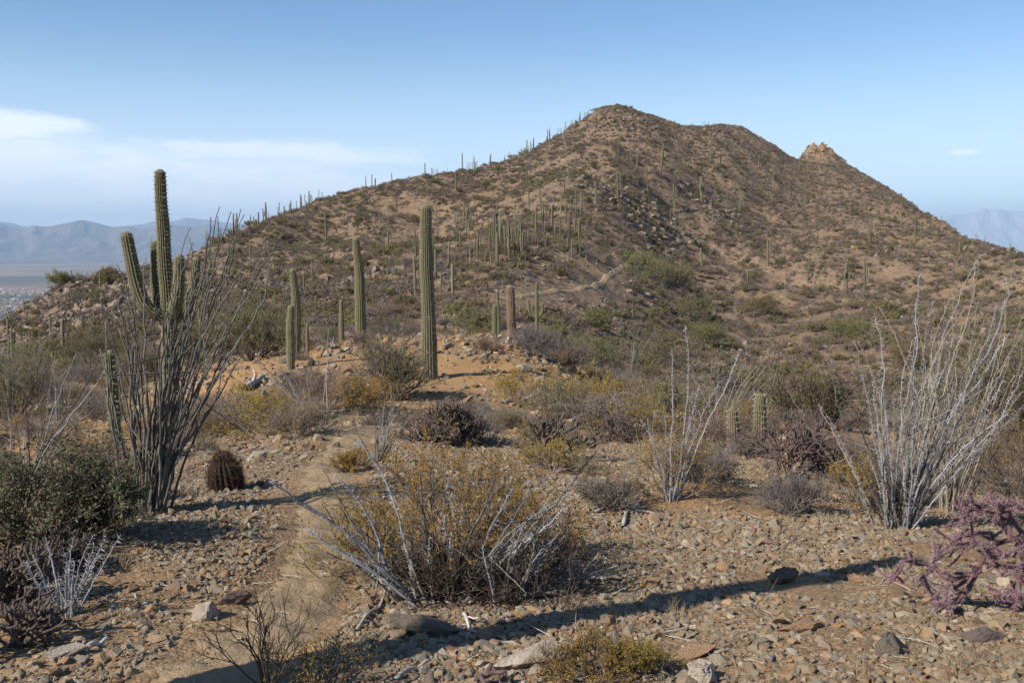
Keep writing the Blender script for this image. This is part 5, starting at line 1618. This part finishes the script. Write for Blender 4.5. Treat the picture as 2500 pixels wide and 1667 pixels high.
# dry, leafless and straw-coloured ones
TW = dict(r0=.005, leaf=.012, nl=2, wob=.13, up=.10, m1=7, m2=5, n0=30, aspect=.4)
for i, (px, py, R, Hh, lab, mt) in enumerate([
        (1935, 1250, .38, .30, 'rounded grey twiggy bush in front of the purple cholla', M_GREY), (730, 1060, .60, .42, 'straw-coloured rounded bush beside the path', M_STRAW), (2250, 1230, .5, .4, 'grey twiggy bush under the wide pale ocotillo', M_GREY),
        (1140, 1075, .6, .45, 'grey twiggy bush right of the big cholla', M_GREY), (920, 780, 2.3, 1.4, 'wide purple-grey dry bush right of the curved armless saguaro', M_DRY), (790, 1000, .9, .7, 'purple-grey dry bush below the saguaro pair', M_DRY),
        (1300, 870, 1.1, .8, 'grey dry bush right of the brown corky saguaro', M_GREY), (1390, 900, 1.2, .8, 'dry brown bush on the slope right of the knoll', M_DRY), (700, 1020, .7, .5, 'dry brown bush left of the straw-coloured one', M_DRY),
        (290, 1230, .4, .45, 'reddish dry twigs left of the ocotillo foot', M_DRY), (480, 1065, .9, .6, 'dry grey bush behind the barrel cactus', M_DRY), (1155, 790, .55, .6, 'straw-coloured tuft bush on top of the knoll', M_STRAW),
        (1290, 1440, .45, .14, 'flattened tangle of dead grey twigs right of the sprawling ocotillo', M_TWIG), (1700, 1180, .5, .35, 'grey dry bush right of the slender ocotillo', M_GREY), (2120, 1190, .6, .5, 'grey dry bush behind the wide pale ocotillo', M_DRY),
        (880, 850, .7, .5, 'dry bush at the foot of the curved armless saguaro', M_DRY), (1190, 860, .8, .45, 'reddish dry bush among the knoll stones', M_DRY), (1760, 1100, .7, .5, 'dry purple-brown bush below the short bristly cactus', M_DRY),
        (2380, 1180, .7, .6, 'dry grey bush behind the second pale ocotillo', M_GREY), (1490, 1240, .35, .22, 'dead twiggy bush left of the slender ocotillo foot', M_TWIG)]):
    bush('dry_bush', lab, 'dry bush', (px, py), R, Hh, [mt if mt is not M_STRAW else M_TWIG, mt], seed=170 + i, **dict(TW, nl=5 if mt is M_STRAW else 3, leaf=.03 if mt is M_STRAW else .014, aspect=.12 if mt is M_STRAW else .4, r0=.006 if R < 1 else .012, r_min=.0018 if R < 1 else .006))

# ------------------------------------------------------------------ shrubs scattered everywhere
def one_mesh(name, seed, mats, **kw):
    br, lf = shrub_mesh(seed, 1.0, kw.pop('Hh', .8), **kw)
    mb = MB(); mb.v = br.v + lf.v; mb.m = [0] * len(br.f) + [1] * len(lf.f); mb.a = br.a + lf.a
    mb.f = br.f + [f + br.n for f in lf.f]; mb.n = br.n + lf.n
    return mb.mesh(name, mats)


HIK = dict(n0=20, m1=5, m2=4, r0=.012, nl=7, wob=.14, up=.08, r_min=.003)
LOK = dict(n0=12, m1=4, m2=2, r0=.016, nl=12, wob=.15, up=.08, r_min=.008)
HI = [one_mesh('green_bush', 201, [M_TWIG, M_PALO], leaf=.045, aspect=.3, **dict(HIK, nl=9)), one_mesh('green_bush', 202, [M_TWIGDARK, M_OLIVE], leaf=.045, aspect=.35, **dict(HIK, nl=9)),
      one_mesh('olive_bush', 203, [M_TWIG, M_OLIVE], leaf=.04, **HIK), one_mesh('olive_bush', 204, [M_TWIG, M_CREO], leaf=.036, **dict(HIK, Hh=.7)),
      one_mesh('dry_bush', 205, [M_TWIG, M_DRY], leaf=.03, **dict(HIK, n0=28, nl=3, r_min=.005)), one_mesh('dry_bush', 206, [M_TWIG, M_DRY], leaf=.03, **dict(HIK, n0=28, nl=4, Hh=.6, r_min=.005)),
      one_mesh('dry_bush', 207, [M_TWIG, M_GREY], leaf=.025, **dict(HIK, n0=32, nl=3, Hh=.65, r_min=.006)), one_mesh('dry_bush', 208, [M_TWIG, M_STRAW], leaf=.09, aspect=.08, **dict(HIK, n0=20, nl=4, Hh=.7, up=.15))]
LO = [one_mesh('green_bush', 211, [M_TWIG, M_PALO], leaf=.10, aspect=.6, **LOK), one_mesh('green_bush', 212, [M_TWIGDARK, M_OLIVE], leaf=.09, aspect=.6, **LOK),
      one_mesh('olive_bush', 213, [M_TWIG, M_OLIVE], leaf=.09, aspect=.6, **dict(LOK, Hh=.6)), one_mesh('olive_bush', 214, [M_TWIG, M_OLIVE], leaf=.085, aspect=.6, **LOK),
      one_mesh('dry_bush', 215, [M_TWIG, M_DRY], leaf=.10, aspect=.6, **dict(LOK, nl=5, Hh=.6)), one_mesh('dry_bush', 216, [M_TWIG, M_DRY], leaf=.11, aspect=.6, **dict(LOK, nl=5, Hh=.5)),
      one_mesh('dry_bush', 217, [M_TWIG, M_GREY], leaf=.10, aspect=.6, **dict(LOK, nl=4, Hh=.6)), one_mesh('dry_bush', 218, [M_TWIG, M_STRAW], leaf=.16, aspect=.2, **dict(LOK, nl=4, Hh=.5))]
rng = np.random.RandomState(77)
pts = []
NEARTRAIL = TR2[::14]


CLEAR = []
for (px_, py_, rx_, ry_) in ((1150, 890, 4.0, 8.0), (1010, 860, 3.0, 5.0), (1250, 880, 3, 5), (930, 850, 2.0, 4.0), (560, 900, 2.2, 3.5), (500, 960, 1.6, 3.0), (450, 1000, 1.2, 2.5), (600, 1140, 1.0, 1.6), (720, 930, 1.5, 2.0), (1450, 1120, .6, 1.2), (1210, 930, 1.5, 3), (1100, 850, 2.5, 3)):
    g_ = ground_at(px_, py_); CLEAR.append((g_[0], g_[1], rx_, ry_))

for gx_, gy_ in NEARTRAIL: CLEAR.append((gx_ - .03 * gx_, gy_ * .965, 3.5, 4.5))
CLEAR.append((knob[0], knob[1] - 5, 14, 18))


def sprinkle(n, r0, r1, power, kinds, probs, smed, ssig, smax, thr=-.1, sc=6.0, clump=.5):
    X, Y, r = fan(n, r0, r1, .60, power)
    k = fbm(X / sc + 2, Y / sc, 3) + rng.uniform(-clump, clump, len(X)) > thr
    rsx = np.interp(np.arctan2(X, Y), TH, KR[:, 11])
    k &= (trail_dist(X, Y) > .55) & (r < rsx * 1.06)
    qx_, qy_ = CX + F * X / Y, H(X, Y)
    for (gx_, gy_, rx_, ry_) in CLEAR:
        k &= ((X - gx_) / rx_) ** 2 + ((Y - gy_) / ry_) ** 2 > rng.uniform(.5, 1.3, len(X))
    X, Y, r = X[k], Y[k], r[k]
    S = np.minimum(np.exp(rng.normal(math.log(smed), ssig, len(X))), smax)
    kd = rng.choice(kinds, len(X), p=probs)
    Z = H(X, Y)
    for x, y, z, s, q_ in zip(X, Y, Z, S, kd): pts.append((x, y, z, s, q_))


# 8 kinds: 0,1 green 2,3 olive 4,5 dry 6 grey 7 straw
sprinkle(170, 9.5, 16, 1, range(8), [.02, .02, .08, .2, .18, .18, .22, .10], .22, .35, .42, -.05, 2.5)
sprinkle(620, 15, 45, .9, range(8), [.07, .07, .13, .16, .19, .16, .15, .07], .48, .4, 1.1, -.05, 6)
sprinkle(2600, 42, 110, .9, range(8), [.11, .10, .14, .07, .22, .18, .14, .04], .62, .4, 1.5, -.05, 9)
sprinkle(230000, 80, 860, .8, range(8), [.03, .06, .11, .08, .29, .22, .17, .04], .66, .40, 1.6, -.12, 16)
sprinkle(8500, 80, 860, .8, range(8), [.17, .27, .26, .16, .05, .05, .04, .0], 1.25, .3, 2.4, -.1, 30)
pts = np.array(pts)
r = np.hypot(pts[:, 0], pts[:, 1])
qx, qy = project(pts[:, :3])
app = pts[:, 3] / r
vis = np.zeros(len(pts), bool)
cnd = np.argsort(-app)[:3000]
vis[cnd] = seen(pts[cnd, :3], .35) & (qx[cnd] > -10) & (qx[cnd] < 2510) & (qy[cnd] < 1700)
IND = []
for grp in (lambda k: k < 4, lambda k: k >= 4):
    c = [i for i in cnd if vis[i] and grp(pts[i, 4])]
    IND += c[:250]
isind = np.zeros(len(pts), bool); isind[IND] = True
CNAME = ['green', 'dark olive', 'olive', 'orange-olive', 'brown dry', 'low brown dry', 'grey twiggy', 'straw-coloured']
TPH = {}; TPL_LO = {}
for i in IND:
    x, y, z, s, k = pts[i]; k = int(k)
    me = HI[k] if r[i] < 75 else LO[k]
    o = put(me.name.split('.')[0], me, (x, y, z - .02 * s), (rng.normal(0, .06), rng.normal(0, .06), rng.uniform(0, 6.28)), (s * rng.uniform(.85, 1.2), s * rng.uniform(.85, 1.2), s * rng.uniform(.8, 1.15)))
    big_ = 'tiny' if app[i] * F < 8 else 'small' if app[i] * F < 22 else 'medium' if app[i] * F < 45 else 'large'
    tag(o, unique_label(f'{big_} {CNAME[k]} bush', float(qx[i]), float(qy[i])), 'bush' if k < 4 else 'dry bush', 'green and olive bushes on the slopes' if k < 4 else 'dry bushes on the slopes')
    (TPH if r[i] < 75 else TPL_LO).setdefault(k, o)
for k in range(8):                         # every kind is needed at least once as a real bush
    for dct, lst, px, py in ((TPH, HI, 1300 + 30 * k, 915), (TPL_LO, LO, 1350 + 60 * k, 560)):
        if k not in dct:
            g = ground_at(px, py); s = .6
            o = put(lst[k].name.split('.')[0], lst[k], g, (0, 0, k), s); dct[k] = o
            tag(o, unique_label(f'small {CNAME[k]} bush', px, py), 'bush' if k < 4 else 'dry bush', 'green and olive bushes on the slopes' if k < 4 else 'dry bushes on the slopes')
for nme, lab, m_ in (('brush', 'low brush filling the ground between the larger bushes', (r < 75) & ~isind), ('hillside_brush', 'countless small bushes covering the far slopes', (r >= 75) & ~isind)):
    p = pts[m_]; n = len(p)
    dct = TPH if nme == 'brush' else TPL_LO
    S = p[:, 3]
    scl = np.stack([S * rng.uniform(.85, 1.25, n), S * rng.uniform(.85, 1.25, n), S * rng.uniform(.75, 1.2, n)], 1)
    rot = np.stack([rng.normal(0, .06, n), rng.normal(0, .06, n), rng.uniform(0, 6.28, n)], 1)
    scatter_stuff(nme, p[:, :3] - np.array([0, 0, .03]), rot, scl, p[:, 4].astype(int), [dct[k] for k in range(8)], lab)
print('shrubs', len(pts), 'individual', len(IND))

# ------------------------------------------------------------------ dry grass and twig litter in front
def grass(n, r0, r1, h0, blades, power=1):
    X, Y, r = fan(n, r0, r1, .58, power)
    k = (fbm(X / 1.5 + 9, Y / 1.5, 3) + rng.uniform(-.4, .4, len(X)) > .08) & (trail_dist(X, Y) > .3)
    X, Y = X[k], Y[k]
    m = len(X)
    hh = np.repeat(h0 * rng.uniform(.5, 1.5, m), blades)
    X = np.repeat(X, blades); Y = np.repeat(Y, blades)
    a = rng.uniform(0, 2 * pi, len(X)); l = rng.uniform(.05, .7, len(X))
    O = np.stack([X + np.cos(a) * .02, Y + np.sin(a) * .02, H(X, Y) - .005], 1)
    D = np.stack([np.cos(a) * l, np.sin(a) * l, np.ones(len(X))], 1)
    return O, nrm(D), hh


gmb = MB()
for args, w in (((900, 2.7, 12, .09, 10), .0022), ((900, 10, 40, .2, 14), .006)):
    O, D, hh = grass(*args)
    P = grow(rng, O, D, hh, 4, .12, -.10)
    tubes(gmb, P, np.array([[w, w * .8, w * .5, w * .15]]) * .8, 3)
tag(gmb.build('dry_grass', M_STRAW), 'thin dry straw-coloured grass among the stones', kind='stuff')
X, Y, r = fan(1500, 2.7, 14, .58)
a = rng.uniform(0, 2 * pi, len(X))
P = grow(rng, np.stack([X, Y, H(X, Y) + .006], 1), np.stack([np.cos(a), np.sin(a), rng.uniform(-.02, .15, len(X))], 1), rng.uniform(.04, .22, len(X)), 4, .16)
lm = MB(); tubes(lm, P, np.array([[.003, .0028, .002, .0012]]), 3)
tag(lm.build('twig_litter', M_DEAD), 'short dead twigs and straws lying among the stones', kind='stuff')

# fallen sticks, stump and dead branches
def stick(label, pxs, r, name='fallen_branch', seed=0, mat=None, forks=2):
    rg = np.random.RandomState(seed)
    G = np.array([ground_at(*p) for p in pxs]); o0 = G[0].copy()
    P = resample(G, 14) - o0
    P[:, 2] = H(P[:, 0] + o0[0], P[:, 1] + o0[1]) - o0[2] + r * .8 + .02 * np.abs(np.sin(np.linspace(0, 5, 14)))
    mb = MB(); rr = r * np.linspace(1.1, .5, 14) * (1 + rg.normal(0, .08, 14))
    tubes(mb, P[None], rr[None], 7, cap=True)
    if forks:
        o_, d, _ = shoots(rg, P[None], forks, .2, .9, .6, .2)
        L = np.linalg.norm(P[-1] - P[0]) * .35
        tubes(mb, grow(rg, o_, d, L, 6, .16, -.03), np.linspace(r * .6, r * .25, 6)[None], 5)
    o = mb.build(name, mat or M_DEAD, smooth=True); o.location = o0
    tag(o, label, 'branch')


stick('pale bare stick lying below the foot of the left ocotillo', [(336, 1276), (420, 1270)], .014, seed=1, forks=0)
stick('grey fallen log on the orange bank left of the saguaro pair', [(600, 955), (645, 925)], .09, 'fallen_log', 2, forks=1)
stick('tan fallen branch across the stones at lower left', [(205, 1595), (265, 1572)], .014, seed=3, forks=0)
stick('grey dead branch on the ground left of the slender ocotillo', [(1450, 1255), (1510, 1240), (1560, 1225)], .016, seed=4, forks=4)
stick('second dead branch fanned out left of the slender ocotillo foot', [(1520, 1290), (1545, 1250), (1600, 1262)], .014, seed=5, forks=5)
stick('twisted dead branch right of the sprawling ocotillo', [(1250, 1450), (1400, 1420), (1480, 1425)], .014, seed=6, forks=5)
stick('thin dead branch trailing over the shadow edge', [(1130, 1500), (1150, 1545), (1170, 1560)], .010, seed=7, forks=2)
stick('dark dead branch left of the sprawling ocotillo foot', [(870, 1545), (930, 1480), (945, 1440)], .010, seed=8, forks=3)
stick('pale broken branch at the bottom left of the shadow', [(965, 1665), (1050, 1625)], .012, seed=9, forks=2)
stick('short dead branch beside the big cholla', [(1225, 985), (1290, 975), (1345, 960)], .03, seed=10, forks=4)

# prickly pears on the far slope
def pear_mesh(seed):
    rg = np.random.RandomState(seed); mb = MB()
    m = 10; a = np.arange(m) * 2 * pi / m
    for i in range(26):
        lv = rg.randint(0, 3)
        c = np.array([rg.normal(0, .2), rg.normal(0, .18), .14 + .16 * lv])
        yaw = rg.uniform(0, pi); tl = rg.normal(0, .35)
        u_ = np.array([cos(yaw), sin(yaw), 0]); w_ = nrm(np.array([-sin(yaw) * sin(tl), cos(yaw) * sin(tl), cos(tl)])); n_ = np.cross(u_, w_)
        ring = c + np.cos(a)[:, None] * u_ * .13 + np.sin(a)[:, None] * w_ * .17
        V = np.vstack([ring, c + n_ * .03, c - n_ * .03])
        f = [(j, (j + 1) % m, m) for j in range(m)] + [((j + 1) % m, j, m + 1) for j in range(m)]
        mb.add(V, f)
    return mb.mesh('prickly_pear', M_PEAR)


PM = [pear_mesh(1), pear_mesh(2)]
for i, (px, py, s) in enumerate([(1930, 845, 1.3), (1900, 690, 1.5), (1955, 700, 1.3), (1935, 820, 1.2), (1600, 735, 1.1), (1920, 888, 1.2), (1895, 855, 1.0), (2270, 710, 1.6), (2300, 730, 1.3), (1985, 640, 1.5), (2000, 650, 1.2), (1275, 730, 1.0), (1845, 860, 1.0), (2150, 790, 1.2), (1670, 705, 1.2)]):
    g = ground_at(px, py)
    o = put('prickly_pear', PM[i % 2], g, (0, 0, i), s * .6)
    tag(o, unique_label('low yellow-green prickly pear clump', px, py), 'prickly pear', 'prickly pears on the slopes')

# ------------------------------------------------------------------ the settlement on the valley floor
def house_mesh(w, d, h):
    mb = MB()
    v = [(-w, -d, 0), (w, -d, 0), (w, d, 0), (-w, d, 0), (-w, -d, h), (w, -d, h), (w, d, h), (-w, d, h), (-w, 0, h * 1.5), (w, 0, h * 1.5)]
    mb.add(v, [(0, 1, 5, 4), (1, 2, 6, 5), (2, 3, 7, 6), (3, 0, 4, 7)], 0)
    mb.add(v, [(4, 5, 9, 8), (6, 7, 8, 9)], 1); mb.add(v, [(5, 6, 9), (7, 4, 8)], 0)
    return mb
M_WALLH = plant_mat('house_wall', (0.45, 0.43, 0.40), (0.55, 0.53, 0.50), .1, .4)
M_ROOFH = plant_mat('house_roof', (0.45, 0.45, 0.46), (0.55, 0.55, 0.57), .1, .5)
HM = [house_mesh(9, 5, 3.6).mesh('house', [M_WALLH, M_ROOFH]), house_mesh(14, 6, 4.5).mesh('house', [M_WALLH, M_ROOFH])]
M_FARTREE = plant_mat('far_tree', (0.06, 0.075, 0.035), (0.09, 0.10, 0.05), .1, .4)
tm = MB()
for i in range(420):
    px = rng.uniform(-160, 125); py = rng.uniform(705, 790)
    d = ray(px, py); t_ = (PLAIN_Z - EYE) / d[2]; p = np.array([0, 0, EYE]) + d * t_
    if i < 110:
        ho = put('house', HM[i % 2], (p[0], p[1], PLAIN_Z), (0, 0, rng.choice([0, 1.57]) + rng.normal(0, .1)), 1.0)
        tag(ho, 'tiny pale house in the settlement on the valley floor at left', 'house', 'houses of the valley settlement')
    for q_ in range(3):
        c = p + np.array([rng.normal(0, 60), rng.normal(0, 120), 0]); s = rng.uniform(3, 7)
        V = np.array([(1, 0, 0), (0, 1, 0), (-1, 0, 0), (0, -1, 0), (0, 0, 1.2), (0, 0, -.4)]) * s * rng.uniform(.8, 1.2, (6, 3)) + np.array([c[0], c[1], PLAIN_Z + s * .4])
        tm.add(V, [(0, 1, 4), (1, 2, 4), (2, 3, 4), (3, 0, 4), (1, 0, 5), (2, 1, 5), (3, 2, 5), (0, 3, 5)])
tag(tm.build('valley_trees', M_FARTREE), 'dark specks of trees round the valley houses', kind='stuff')
